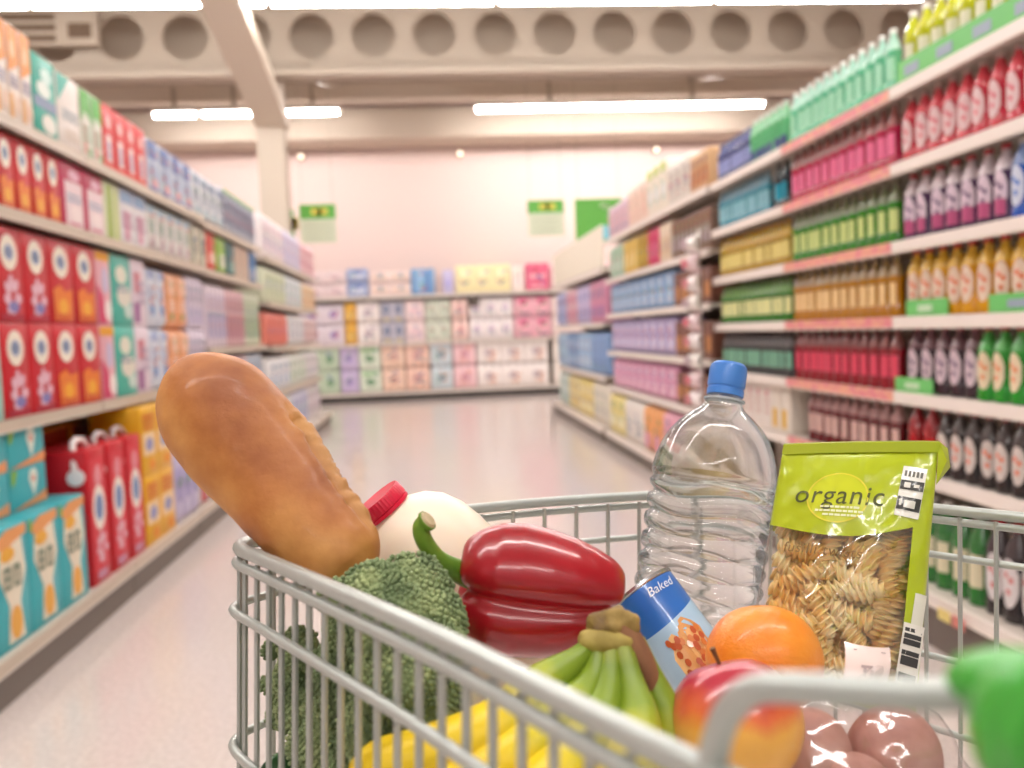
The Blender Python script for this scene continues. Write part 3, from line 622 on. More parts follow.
for k, (y, c, nm) in enumerate(((2.74, 'e8d480', 'yellow'), (2.66, 'd88478', 'red'))):
    m = MB(); m.box(-.0335, -.0325, -.035, .035, -.038, .0, mat(c, .4)); o = m.build('price_ticket', smooth=0); o.location = (RX-.05+.0, y, .165)
    o.location.x = RX-.035
    tag(o, nm+' price ticket on the bottom strip of the bottle shelves', 'price ticket')

# ---- rear wall shelving
def bpacks(z, row, items, tiers=1, front=.03):
    for x0, x1, n, desc, h, c1, decor in items:
        packs('B', [x0, x1], z, row, [(n, 'toilet_roll_pack', desc, h, .32, c1, decor, 'rolls')], tiers=tiers, front=front)
dot = lambda c: (('o', 0, .5, .2, .17, c),)
B = lambda a: a
bpacks(1.83, 'rear wall top shelf', [
    (-2.6, -1.45, 3, 'pale pink roll pack', .24, 'ecd8d8', dot('e4c0c4')), (-1.44, -1.076, 1, 'blue and white roll pack', .25, '9cacd4', (('r', -.36, .36, .3, .6, 'd8dcec'), ('o', 0, .75, .2, .1, '5c78bc'))),
    (-1.076+.02, -0.346, 2, 'rosy white roll pack', .22, 'f2dcd6', (('r', -.36, .36, .4, .6, 'e4c4ac'),))], tiers=2)
bpacks(1.83, 'rear wall top shelf', [
    (-0.329, 0.091, 1, 'mid-blue tall roll pack', .47, '7ca4d0', (('r', -.2, .0, .1, .9, '9cc0e0'), ('r', .1, .3, .1, .9, '6088c0'))),
    (0.232, 0.425, 1, 'small lilac roll pack', .43, 'ccc4e4', (('r', -.3, .3, .3, .6, 'b4ace0'),)),
    (0.46, 1.433, 3, 'cream yellow roll pack', .5, 'f4e8b8', (('r', -.3, .3, .35, .5, 'ecd8a0'), ('o', 0, .7, .25, .12, 'f8f4cc'))),
    (1.451, 1.683, 1, 'plain white roll pack', .46, 'f4e4de', dot('ecd4d0')), (1.701, 2.13, 1, 'raspberry pink roll pack', .5, 'e06888', (('r', -.36, .36, .45, .6, 'f0b0bc'), ('r', -.3, .3, .1, .25, 'ec98a8'))),
    (2.148, 3.35, 3, 'soft pink roll pack', .48, 'f0d0d0', dot('e4b0b4'))])
bpacks(1.0, 'rear wall middle shelf', [
    (-2.6, -1.525, 3, 'purple-spotted roll pack', .36, 'e4d8e0', dot('a08cc0')), (-1.508, -1.318, 1, 'amber yellow roll pack', .37, 'eab44c', (('r', -.36, .36, .3, .5, 'f0c870'),)), (-1.301, -0.903, 1, 'white roll pack with grey dot', .37, 'f2e8e4', dot('c8b8bc')),
    (-0.885, -0.468, 2, 'slate-spotted roll pack', .37, 'c4c0cc', (('o', 0, .6, .3, .25, '7c8498'), ('r', -.3, .3, .1, .2, 'd4c47c'))), (-0.451, -0.119, 1, 'pinkish white roll pack', .37, 'f4dcdc', (('r', -.3, .3, .4, .6, 'ecc8cc'),)),
    (-0.101, 0.337, 2, 'sage green roll pack', .37, 'd8dccc', dot('a8b8a4')), (0.355, 0.654, 1, 'salmon roll pack', .37, 'f2d0c8', dot('e4a8a4')), (0.672, 1.451, 3, 'white roll pack with lilac dot', .37, 'f6ecec', dot('d4bcd0')),
    (1.469, 2.13, 2, 'rose pink roll pack', .37, 'f0b8c4', (('p', ((-.36, .9), (.36, .9), (0, .5)), 'e06c94'), ('r', -.2, .36, .1, .22, '9c7c8c'))), (2.148, 3.35, 3, 'blush roll pack', .37, 'f0dcd8', dot('dcb8b8'))], tiers=2)
bpacks(.148, 'rear wall bottom shelf', [
    (-2.6, -1.645, 3, 'green-edged roll pack', .41, 'c8d8c0', dot('7cac78')), (-1.628, -1.318, 1, 'lavender roll pack', .41, 'd0c0e0', dot('a890cc')), (-1.301, -0.92, 1, 'white and leaf-green roll pack', .41, 'e4ecdc', (('r', -.36, .36, .75, .9, '9cc890'), ('o', 0, .45, .22, .16, '88a884'))),
    (-0.903, -0.503, 1, 'peach roll pack', .41, 'f4d4c0', dot('d8ac98')), (-0.486, -0.066, 1, 'apricot roll pack', .41, 'f4cdbc', dot('dca8a0')), (-0.049, 0.337, 1, 'pale aqua roll pack', .41, 'd4dee4', dot('94a8b4')),
    (0.355, 0.76, 1, 'shell pink roll pack', .41, 'f4ccd0', dot('d8a0b0')), (0.778, 2.058, 3, 'white roll pack with mauve dot', .41, 'f6ece8', dot('c8b8bc')), (2.148, 3.35, 3, 'ivory roll pack', .41, 'f2e8e0', dot('d8ccc4'))], tiers=2)
o = empty('price_display', (0.76, 15.93, 1.83))
m = MB(); m.box(-.09, .09, -.03, 0, -.23, -.045, mat('3c2f28', .5)); m.build('box', o, smooth=0)
m = MB(); m.box(-.06, .06, -.034, -.03, -.19, -.09, mat('5a4a40', .4)); m.build('face', o, smooth=0)
tag(o, 'small dark brown square box under the rear wall top shelf', 'display box')

# ------------------------------------------------------------------ the trolley
CO = Vector((.1091, .6849, .979)); CF = Vector((-.5067, .8616, -.0306)); CR = Vector((.8609, .5039, -.07)); CN = Vector((.0449, .0618, .9971))
def C(f, r, n): return CO+CF*f+CR*r+CN*n
ZINC = mat('b2b8b3', .33, .45); ZINC2 = mat('b0b2ac', .36, .45); GREEN = mat('3fa535', .35, coat=.3)
TB = -.245
RIMP = [(-.47, -.285), (-.38, -.2822), (-.25, -.2735), (-.14, -.2717), (-.05, -.2715), (-.012, -.2712), (.006, -.262), (.016, -.245), (.030, -.215), (.0425, -.1752), (.056, -.11), (.0605, -.063), (.0605, .02), (.047, .107), (.03, .17), (.006, .212), (-.03, .2315), (-.09, .2358), (-.1475, .2374), (-.218, .2394), (-.34, .243), (-.47, .247)]
def shrink(p, s): return ((p[0]+.22)*s-.22, (p[1]+.02)*s-.02)
def loop(n, s=1., off=0.): 
    q = [shrink(p, s) for p in RIMP]
    return catmull([C(a, b, n) for a, b in q], 6)
trolley = empty('shopping_trolley', C(-.2, 0, 0)); trolley.location.z = 0
TI = Matrix.Translation(-trolley.location)
def tpart(m, name, parent=None, smooth=50):
    if parent is None: m.v = [tuple(TI @ Vector(v)) for v in m.v]
    else: m.v = [tuple(TI @ Vector(v)) for v in m.v]
    return m.build(name, parent or trolley, smooth=smooth)
m = MB(); m.tube(loop(0), .0042, ZINC, n=10); m.tube([C(-.47, -.285, 0), C(-.47, .247, 0)], .0042, ZINC, n=8); tpart(m, 'top_rim')
m = MB(); m.tube(loop(-.0088, 1.006), .0030, ZINC, n=8); tpart(m, 'lower_rim')
m = MB(); m.tube(loop(-.037, 1.012), .0028, ZINC, n=8); tpart(m, 'upper_rail')
m = MB(); m.tube(loop(-.118, 1.012), .0028, ZINC, n=8); m.tube(loop(-.174, 1.0), .0028, ZINC, n=8); tpart(m, 'lower_rail')
# vertical wires, ordered along the rim
def resample(pts, d):
    out = [pts[0]]; acc = 0.
    for a, b in zip(pts[:-1], pts[1:]):
        L = (b-a).length; pos = 0.
        while acc+(L-pos) >= d:
            pos += d-acc; acc = 0.; out.append(a.lerp(b, pos/L))
        acc += L-pos
    return out
top = loop(-.005, 1.0); bot = loop(TB, .985)
iA = max(i for i, p in enumerate(top) if (p-CO).dot(CF) < -.004 and (p-CO).dot(CR) < 0)
iC = min(i for i, p in enumerate(top) if (p-CO).dot(CR) > .2 and (p-CO).dot(CF) < .0)
def wires(lo, hi, d, name, rev=False):
    a, b = top[lo:hi+1], bot[lo:hi+1]
    if rev: a, b = a[::-1], b[::-1]
    m = MB(); L = sum((q-p).length for p, q in zip(a[:-1], a[1:])); n = max(2, int(L/d))
    A_ = resample(a, L/n*.9999); 
    Lb = sum((q-p).length for p, q in zip(b[:-1], b[1:])); B_ = resample(b, Lb/n*.9999)
    for p, q in zip(A_, B_): 
        q2 = p.lerp(q, .8)-0*CN
        m.tube([p, p-CN*.17, q], .0018, ZINC2, n=6)
    tpart(m, name)
wires(0, iA, .0183, 'side_lattice', True)
wires(iA+2, iC, .0315, 'front_lattice')
wires(iC+1, len(top)-1, .0262, 'side_lattice')
m = MB(); ra = C(-.47, -.285, 0)
for k in range(18):
    b = -.28+.52*k/17; m.tube([C(-.47, b, 0), C(-.46, (b+.02)*.985-.02, TB)], .0018, ZINC2, n=6)
m.tube([C(-.468, -.28, -.1), C(-.468, .24, -.1)], .0026, ZINC, n=6); tpart(m, 'rear_lattice')
m = MB(); m.tube(bot, .003, ZINC, n=8)
for k in range(16):
    r_ = -.255+.47*k/15; m.tube([C(-.46, r_, TB), C(.0, r_, TB)], .0018, ZINC2, n=6)
for k in range(5): m.tube([C(-.45+.1*k, -.268, TB-.004), C(-.45+.1*k, .222, TB-.004)], .0024, ZINC2, n=6)
tpart(m, 'floor_lattice')
# handle arms, green end brackets and grip
h0, h1, h2, h3 = Vector((0.0624,0.2129,1.0018)), Vector((0.0638,0.2068,1.0194)), Vector((0.0670,0.2002,1.0315)), Vector((0.1032,0.1735,1.0415))
off = CR*.505
for k in range(2):
    sh = off*k
    m = MB(); m.tube([p+sh for p in [h0-CN*.03, h0]+catmull([h1, (h1+h2*2)/3+Vector((-.0005, 0, .001)), h2+Vector((.003, -.002, .0035)), h2*.7+h3*.3+Vector((0, 0, .003)), h3, h3*2-h2*.9-h3*.1], 5)], .0037, ZINC, n=12); tpart(m, 'handle_arm')
    m = MB(); q = [p+sh for p in (Vector((0.1063,0.1743,1.0420)), Vector((0.1067,0.1714,1.0452)), Vector((0.1087,0.1673,1.0459)), Vector((0.1107,0.1630,1.0454)), Vector((0.1122,0.1578,1.0447)), Vector((0.1121,0.1477,1.0431)), Vector((0.1121,0.1447,1.0430)))]
    m.tube(q, [.0042, .0056, .0076, .0096, .0117, .0150, .0140], GREEN, n=18); tpart(m, 'handle_bracket')
gh = Vector((0.1121,0.1477,1.0431))
m = MB(); m.tube([gh-CR*.012, gh-CR*.008, gh+off+CR*.008, gh+off+CR*.012], [.012, .0165, .0165, .012], GREEN, n=16); tpart(m, 'handle_grip')
# frame and castors
m = MB()
for s, r_ in ((-1, -.24), (1, .2)):
    m.tube(catmull([C(-.45, r_, TB-.006), Vector((*C(-.5, r_, TB).xy, .55)), Vector((*C(-.46, r_, TB).xy, .2)), Vector((*C(-.3, r_, TB).xy, .14)), Vector((*C(.02, r_*.85, TB).xy, .14))], 6), .011, ZINC, n=8)
m.tube([Vector((*C(-.4, -.24, TB).xy, .155)), Vector((*C(-.4, .2, TB).xy, .155))], .009, ZINC, n=8); m.tube([Vector((*C(-.02, -.21, TB).xy, .15)), Vector((*C(-.02, .17, TB).xy, .15))], .009, ZINC, n=8)
tpart(m, 'chassis')
for f_, r_ in ((-.42, -.24), (-.42, .2), (0, -.205), (0, .171)):
    p = Vector((*C(f_, r_, TB).xy, 0)); Tm = Matrix.Translation((p.x, p.y, .055)) @ CR.to_track_quat('Z', 'Y').to_matrix().to_4x4()
    m = MB(); m.lathe([(.02, -.014), (.048, -.012), (.05, -.006), (.05, .006), (.048, .012), (.02, .014)], mat('3a3a3c', .5), n=18, T=Tm); w_ = tpart(m, 'castor')
    m = MB(); m.tube([(p.x, p.y, .135), (p.x, p.y, .11)], .012, ZINC, n=8)
    for s in (-1, 1): m.tube([(p.x, p.y, .112), Vector((p.x, p.y, .055))+CR*.018*s], .005, ZINC, n=6)
    tpart(m, 'fork', w_)
tag(trolley, 'silver wire shopping trolley with green handle in the aisle', 'shopping trolley')

# ------------------------------------------------------------------ groceries
def smooth_obj(m, name, parent=None): return m.build(name, parent, smooth=180)
# bread loaf
RGT = Vector((0.1966,0.9848,1.0577))-Vector((0.0860,0.9946,1.0621))
def loaf():
    ax_ = catmull([(-0.1626,0.5926,1.1093), (-0.1430,0.5853,1.0825), (-0.1115,0.5605,1.0485), (-0.0854,0.5345,1.0216), (-0.0647,0.5175,1.0023), (-0.0518,0.5106,0.9887), (-0.0451,0.5076,0.9822)], 18)
    ax_ = [p+CR*(.0022*min(1, i/40)) for i, p in enumerate(ax_)]
    n = len(ax_); cl = [0.]
    for a_, b_ in zip(ax_[:-1], ax_[1:]): cl.append(cl[-1]+(b_-a_).length)
    K = 72; torn = []; vd = Vector((0.0860,0.9946,1.0621))-Vector((0, 0, 1.12)); rs = []
    for i, p in enumerate(ax_):
        t = cl[i]/cl[-1]; tg = (ax_[min(i+1, n-1)]-ax_[max(i-1, 0)]).normalized()
        view = (p-Vector((0, 0, 1.12))).normalized(); sd = tg.cross(view).normalized(); sd = sd if sd.dot(RGT) > 0 else -sd; dp = sd.cross(tg)
        if dp.dot(view) > 0: dp = -dp   # dp looks at the camera, sd to one side
        R_ = .0366*(max(.0, 1-(1-min(t/.26, 1))**2.1)**.52)*(1-.40*max(0, t-.35)/.65)
        if i == 0: R_ = .004
        if t > .88: R_ *= max(.25, (1-((t-.88)/.125)**2)**.5)
        ring = []
        for k in range(K):
            a = 2*PI*k/K; r = R_*(1+.03*math.cos(2*a))
            # long score on the upper right flank: a torn ridge with a lower lip
            u = (a-SC+PI) % (2*PI)-PI; w = min(1, max(0, (t-.36)/.08))*min(1, max(0, (.95-t)/.1))
            r *= 1+w*(.07*math.exp(-((u+.18)/.16)**2)-.10*math.exp(-((u-.12)/.09)**2)+.13*noise.noise(p*190+Vector((k*.6, 0, 0)))*math.exp(-(u/.3)**2))
            torn.append(.8*w*math.exp(-((u+.08)/.26)**2))
            v = p+sd*math.cos(a)*r+dp*math.sin(a)*r*.88
            v += (v-p).normalized()*(.0014*noise.noise(v*20)+.0005*noise.noise(v*110))
            ring.append(v)
        rs.append(ring)
    m = MB(); m.rings(rs, LOAF); o = smooth_obj(m, 'bread_loaf')
    at_ = o.data.attributes.new('torn', 'FLOAT', 'POINT'); at_.data.foreach_set('value', torn); return o
SC = .30
LOAF = noisemat('crust', '8f4d1c', 'c98d4a', 15, rough=.55, detail=7, bump=.4, bscale=150, bdist=.0012, c3='ac6a30', coat=.06)
_nt = LOAF.node_tree; _b = _nt.nodes['Principled BSDF']; _l = _b.inputs['Base Color'].links[0].from_socket
_a = _nt.nodes.new('ShaderNodeAttribute'); _a.attribute_name = 'torn'; _x = _nt.nodes.new('ShaderNodeMix'); _x.data_type = 'RGBA'; _x.inputs[7].default_value = (*lin('b98648'), 1)
_nt.links.new(_a.outputs['Fac'], _x.inputs[0]); _nt.links.new(_l, _x.inputs[6]); _nt.links.new(_x.outputs[2], _b.inputs['Base Color'])
o = loaf(); tag(o, 'long golden crusty bread loaf leaning out over the trolley corner', 'bread')

# milk bottle
def frame(p0, p1, up):
    z = (Vector(p1)-Vector(p0)).normalized(); x = Vector(up).cross(z).normalized(); y = z.cross(x)
    M = Matrix((x, y, z)).transposed().to_4x4(); M.translation = Vector(p0); return M
VIEW = Vector((0.0860,0.9946,1.0621))-Vector((0, 0, 1.12))
T = frame((-0.0435,0.6117,1.0105), (0.0445,0.6185,0.8951), -VIEW) @ Matrix.Scale(.93, 4)
def sq_ring(r, z, p=2.6, n=36, sx=1.):
    o = []
    for k in range(n):
        a = 2*PI*k/n; c, s = math.cos(a), math.sin(a); q = r/(abs(c)**p+abs(s)**p)**(1/p); o.append((q*c*sx, q*s, z))
    return o
MILK = mat('f3e3cd', .38, sss=.15)
m = MB(); m.rings([sq_ring(r, z, p) for r, z, p in ((.0165, .006, 2), (.0172, .0125, 2), (.022, .0155, 2), (.032, .021, 2), (.041, .031, 2.1), (.047, .045, 2.2), (.050, .062, 2.4), (.051, .09, 2.7), (.051, .17, 2.8), (.047, .182, 2.8), (.03, .185, 2.6))], MILK, T=T)
milk = smooth_obj(m, 'milk_bottle'); tag(milk, 'white plastic milk bottle with red cap lying behind the broccoli', 'milk bottle')
m = MB(); RC = mat('d8143c', .35, coat=.2); rs = []
for r, z in ((.0175, 0), (.0195, -.0003), (.0202, .0015), (.0204, .009)):
    rs.append([((r+(.0004 if k % 2 else 0))*math.cos(2*PI*k/96), (r+(.0004 if k % 2 else 0))*math.sin(2*PI*k/96), z) for k in range(96)])
rs += [[(q*math.cos(2*PI*k/96), q*math.sin(2*PI*k/96), z) for k in range(96)] for q, z in ((.0198, .0094), (.0206, .0099), (.0206, .0125))]
m.rings(rs, RC, T=T); m.build('cap', milk, smooth=30)

# broccoli
random.seed(11)
RAD = [0.0065, 0.0062, 0.0065, 0.02, 0.0105, 0.022, 0.019, 0.025, 0.015, 0.015, 0.013, 0.011, 0.024, 0.026, 0.025, 0.011, 0.025, 0.025, 0.018, 0.023, 0.015, 0.018]
LW = [Vector(v) for v in ((-0.1067,0.5552,0.9305), (-0.1093,0.5562,0.9089), (-0.1049,0.5468,0.8924), (-0.0362,0.4727,0.9822), (-0.0567,0.4834,0.9804), (-0.0170,0.4810,0.9807), (-0.0078,0.4665,0.9699), (-0.0257,0.4580,0.9702), (-0.0531,0.5008,0.9563), (-0.0031,0.4535,0.9608), (-0.0857,0.5297,0.9381), (-0.0914,0.5354,0.9231), (-0.0825,0.5445,0.9034), (-0.0514,0.4991,0.9299), (-0.0213,0.4494,0.9491), (-0.0908,0.5310,0.9005), (-0.0642,0.5142,0.8938), (-0.0319,0.4615,0.9176), (-0.0104,0.4506,0.9343), (-0.0457,0.4773,0.8913), (-0.0799,0.5181,0.8861), (-0.0239,0.4625,0.9122))]
BC = sum(LW, Vector())/len(LW)+Vector((0.01, .04, -.02))
BROC = noisemat('broccoli', '64764e', 'a5b27e', 45, rough=.75, detail=3, c3='849668')
m = MB()
ico = [Vector(v) for v in ((0, 0, 1), (.894, 0, .447), (.276, .851, .447), (-.724, .526, .447), (-.724, -.526, .447), (.276, -.851, .447), (.724, .526, -.447), (-.276, .851, -.447), (-.894, 0, -.447), (-.276, -.851, -.447), (.724, -.526, -.447), (0, 0, -1))]
icof = [(0, 1, 2), (0, 2, 3), (0, 3, 4), (0, 4, 5), (0, 5, 1), (1, 6, 2), (2, 7, 3), (3, 8, 4), (4, 9, 5), (5, 10, 1), (6, 7, 2), (7, 8, 3), (8, 9, 4), (9, 10, 5), (10, 6, 1), (6, 11, 7), (7, 11, 8), (8, 11, 9), (9, 11, 10), (10, 11, 6)]
for p, r in zip(LW, RAD):
    for i in range(int(760*(r/.024)**2)):
        z = 1-2*(i+.5)/(760*(r/.024)**2); a = i*2.39996; d = Vector((math.sqrt(1-z*z)*math.cos(a), math.sqrt(1-z*z)*math.sin(a), z))
        if d.dot((p-BC).normalized()) < -.35: continue
        bump = 1+.10*noise.noise((p+d*r)*75)
        q = p+d*r*bump*random.uniform(.93, 1.03); s = random.uniform(.0010, .0018)
        rot = random.uniform(0, 6)
        if any((q-p2).length < r2*.86 for p2, r2 in zip(LW, RAD) if p2 is not p): continue
        cr, sr = math.cos(rot), math.sin(rot)
        m.add([q+s*Vector((v.x*cr-v.y*sr, v.x*sr+v.y*cr, v.z)) for v in ico], icof, BROC)
    # soft core under the buds
    rs = []
    for i in range(9):
        t = PI*(i+.5)/9; rs.append([p+r*.93*Vector((math.sin(t)*math.cos(2*PI*k/14), math.sin(t)*math.sin(2*PI*k/14), math.cos(t))) for k in range(14)])
    m.rings(rs, BROC)
root = smooth_obj(m, 'broccoli')
tag(root, 'dark green broccoli head behind the side wires of the trolley', 'broccoli')
m = MB(); ST = noisemat('broccoli stalk', '8fa668', 'b4c48a', 20, rough=.5); bs = BC+Vector((.02, .03, -.07))
for p in LW[2::4]: m.tube([bs, bs.lerp(p, .5)+Vector((0, .004, 0)), p], [.012, .009, .008], ST, n=8)
m.tube([bs+Vector((.015, .02, -.03)), bs], [.017, .015], ST, n=12); m.build('stalk', root, smooth=60)

# cucumber end at the trolley floor
m = MB(); c0, c1 = Vector((-0.1096,0.5328,0.8696)), Vector((-0.0205,0.4866,0.8127)); ax_ = catmull([c0, c0.lerp(c1, .04), c0.lerp(c1, .12), c0.lerp(c1, .5), c0.lerp(c1, .94), c1], 4); n = len(ax_)
m.tube(ax_, [.012*min(1, (.15+i/5)**.5)*(1 if i < n-5 else max(.2, ((n-i)/5)**.5)) for i in range(n)], noisemat('cucumber skin', '1f4a22', '37683a', 60, rough=.35), n=14)
o = smooth_obj(m, 'cucumber'); tag(o, 'dark green cucumber end low in the trolley corner under the broccoli', 'cucumber')

# red pepper
PC0, PC1 = Vector((0.0157,0.5211,0.9757)), Vector((0.0952,0.5134,0.9608))
T = frame(PC0, PC1, -VIEW); LEN = (PC1-PC0).length
prof = [(.0, .16, .012), (.06, .0, .0), (.1, -.02, .0), (.16, -.035, 0)]
m = MB(); rs = []; NP = 72
def pep_r(t): 
    pts = [(0, .50), (.03, .70), (.09, .90), (.18, 1.02), (.34, 1.07), (.55, 1.02), (.74, .93), (.86, .83), (.94, .69), (1., .46)]
    for (a, b), (c, d) in zip(pts[:-1], pts[1:]):
        if a <= t <= c:
            q = (t-a)/(c-a); q = q*q*(3-2*q) if False else q; return b+(d-b)*q
GR = [(PI/2+.12, 1.), (PI/2+1.85, .8), (PI/2-1.8, .8), (-PI/2, .7)]
ts = [i/40 for i in range(41)]
for i, t in enumerate(ts):
    ring = []
    for k in range(NP):
        a = 2*PI*k/NP; g = 0
        for ga, gs in GR:
            u = (a-ga+PI) % (2*PI)-PI; g += gs*math.exp(-abs(u/.22)**1.4)
        rr = .0371*pep_r(t)*(1-.30*g)
        end = (max(0, .10-t)/.10)
        z = t*LEN+(-.008*(1-g)*math.exp(-(t/.10)**2))+(.009*(1-g)*math.exp(-((1-t)/.10)**2))
        ring.append((rr*math.cos(a)*1.02, rr*math.sin(a)*.98, z))
    rs.append(ring)
rs = [[(x*.25, y*.25, .012) for x, y, z in rs[0]]]+[[(x*.6, y*.6, .006) for x, y, z in rs[0]]]+rs+[[(x*.5, y*.5, LEN-.004) for x, y, z in rs[-1]]]
m.rings(rs, noisemat('pepper skin', '8f0a18', 'a81020', 18, rough=.3, coat=.45, c3='9c0c1c'), T=T)
pep = smooth_obj(m, 'red_pepper'); md = pep.modifiers.new('sub', 'SUBSURF'); md.levels = md.render_levels = 1
tag(pep, 'glossy red bell pepper with curved green stem', 'pepper')
m = MB(); PS = noisemat('pepper stem', '4f7d1e', '86a83a', 30, rough=.45)
s0 = T @ Vector((0, 0, .010))
pts = catmull([s0, (0.0099,0.5110,0.9836), (-0.0007,0.5034,0.9925), (-0.0085,0.4977,1.0041), (-0.0108,0.4945,1.0139), (-0.0068,0.4924,1.0186)], 6); n = len(pts)
m.tube(pts, [.0085-.0036*min(1, (i/(n*.45)))+(.0012 if i > n-4 else 0) for i in range(n)], PS, n=12)
m.build('stem', pep, smooth=60)
m = MB(); e = pts[-1]; dd = (pts[-1]-pts[-2]).normalized(); m.tube([e, e+dd*.0012], [.0054, .0044], noisemat('cut stem', 'c8b088', 'a89870', 200), n=12); m.build('stem_end', pep, smooth=30)

# bananas
def ban_mat():
    mm = bpy.data.materials.new('banana skin'); mm.use_nodes = True; nt = mm.node_tree; b = nt.nodes['Principled BSDF']
    at_ = nt.nodes.new('ShaderNodeAttribute'); at_.attribute_name = 'along'; rp = nt.nodes.new('ShaderNodeValToRGB')
    nz = nt.nodes.new('ShaderNodeTexNoise'); nz.inputs['Scale'].default_value = 40; nz.inputs['Detail'].default_value = 4
    tc = nt.nodes.new('ShaderNodeTexCoord'); nt.links.new(tc.outputs['Object'], nz.inputs['Vector'])
    ad = nt.nodes.new('ShaderNodeMath'); ad.operation = 'MULTIPLY_ADD'; ad.inputs[1].default_value = .16; nt.links.new(nz.outputs['Fac'], ad.inputs[0]); nt.links.new(at_.outputs['Fac'], ad.inputs[2])
    nt.links.new(ad.outputs[0], rp.inputs[0]); e = rp.color_ramp.elements
    e[0].position = .08; e[0].color = (*lin('8c8e2e'), 1); e[1].position = .62; e[1].color = (*lin('f0d024'), 1)
    for p_, c_ in ((.18, '6c841c'), (.34, '7e9623'), (.48, 'c4c02e'), (.97, 'ecc820'), (1.0, '7a5a28')):
        x = e.new(p_); x.color = (*lin(c_), 1)
    nt.links.new(rp.outputs[0], b.inputs['Base Color']); b.inputs['Roughness'].default_value = .42
    return mm
BAN = ban_mat(); STALK = noisemat('banana stalk', '6a5138', 'a58a4c', 60, rough=.7, c3='8a7038', bump=.4)
ban = empty('banana_bunch', (0.0836,0.4621,0.9618))
BT = Matrix.Translation(-Vector(ban.location))
def banana(path, r=.0158, neck=.0068):
    pts = catmull(path, 8); n = len(pts); m = MB(); rad = []
    for i in range(n):
        t = i/(n-1); q = neck+(r-neck)*min(1, max(0, (t-.14)/.34))**1.1
        if t > .88: q *= max(.3, 1-((t-.88)/.12)**2*.75)
        rad.append(q)
    m.tube([BT @ p for p in pts], rad, BAN, n=7)
    o = m.build('banana', ban, smooth=180)
    a = o.data.attributes.new('along', 'FLOAT', 'POINT')
    for i in range(n):
        for k in range(7): a.data[i*7+k].value = i/(n-1)*.84
    md = o.modifiers.new('sub', 'SUBSURF'); md.levels = md.render_levels = 1
    return o
banana([(0.0785,0.4524,0.9590), (0.0640,0.4422,0.9522), (0.0470,0.4341,0.9443), (0.0240,0.4203,0.9324), (-0.0098,0.4157,0.9231), (-0.0479,0.4205,0.9143)], .0155)
banana([(0.0802,0.4481,0.9578), (0.0716,0.4341,0.9455), (0.0581,0.4206,0.9360), (0.0323,0.4101,0.9233), (-0.0011,0.4052,0.9104), (-0.0340,0.4103,0.8986)], .0155)
banana([(0.0839,0.4458,0.9578), (0.0792,0.4293,0.9443), (0.0693,0.4134,0.9319), (0.0503,0.3982,0.9190), (0.0206,0.3899,0.9049), (-0.0111,0.3899,0.8917)], .0155)
banana([(0.0888,0.4444,0.9579), (0.0905,0.4263,0.9431), (0.0887,0.4096,0.9296), (0.0732,0.3888,0.9125), (0.0501,0.3795,0.8921), (0.0185,0.3765,0.8789)], .0155)
banana([(0.0991,0.4604,0.9548), (0.1045,0.4449,0.9388), (0.1099,0.4362,0.9186), (0.1107,0.4294,0.8882), (0.0983,0.4239,0.8616), (0.0742,0.4197,0.8410)], .0135)
def lump(c, rx, ry, rz, mt, name, amp):
    m = MB(); rs = []; c = Vector(c); U = RGT.normalized(); D_ = -VIEW.normalized(); V_ = U.cross(D_)
    for i in range(18):
        t = PI*(i+.5)/18; ring = []
        for k in range(28):
            a = 2*PI*k/28; p = c+V_*ry*math.cos(t)+math.sin(t)*(U*rx*math.cos(a)+D_*rz*math.sin(a)); ring.append(BT @ (p+(p-c)*amp*noise.noise(p*160)))
        rs.append(ring)
    m.rings(rs, mt); return m.build(name, ban, smooth=180)
lump((0.0832,0.4470,0.9600), .0168, .0075, .009, noisemat('banana crown flesh', '8f7c34', 'b8a24c', 60, rough=.6, c3='a8944a'), 'crown', .12)
lump((0.0863,0.4511,0.9663), .0135, .0095, .009, STALK, 'dried_tip', .35)
m = MB(); pts = catmull([(0.0858,0.4504,0.9708), (0.0948,0.4450,0.9604), (0.1016,0.4406,0.9469), (0.1046,0.4397,0.9357)], 4); n = len(pts)
m.tube([BT @ p for p in pts], [.0085-.0045*i/n for i in range(n)], noisemat('banana fibre', '7a4e38', '9c7048', 50, rough=.8, bump=.4, stretch=(1, 1, .2)), n=10, flat=.6); m.build('dried_fibre', ban, smooth=60)
tag(ban, 'bunch of green-necked yellow bananas with brown stalk', 'bananas')

# tin of beans
CT0, CT1 = Vector((0.1337,0.5934,0.9427)), Vector((0.1654,0.5607,0.8932))
T = frame(CT0, CT1, -VIEW); LC = .1; RCN = .0230
tin = MB(); TINM = mat('c9cccf', .25, .9); CB = mat('2c6cc0', .3, coat=.5); CL = mat('a9cbe6', .3, coat=.5)
tin.lathe([(.02, .002), (RCN*.97, .0008), (RCN*1.03, 0), (RCN*1.03, .002), (RCN*.985, .003), (RCN*.985, LC-.003), (RCN*1.03, LC-.002), (RCN*1.03, LC), (.02, LC-.002)], TINM, n=48, T=T)
tin_o = tin.build('bean_tin', smooth=40); tag(tin_o, 'small blue bean tin with toast picture beside the bananas', 'tin')
m = MB()
NB = 64
def bline(a): return .026+.006*math.cos(a-PI/2-.3)
m.add([T @ Vector((RCN*1.003*math.cos(2*PI*k/NB), RCN*1.003*math.sin(2*PI*k/NB), z)) for z_ in (0, 1) for k in range(NB) for z in ((.0032,) if z_ == 0 else (bline(2*PI*k/NB),))], [(k, (k+1) % NB, NB+(k+1) % NB, NB+k) for k in range(NB)], CB)
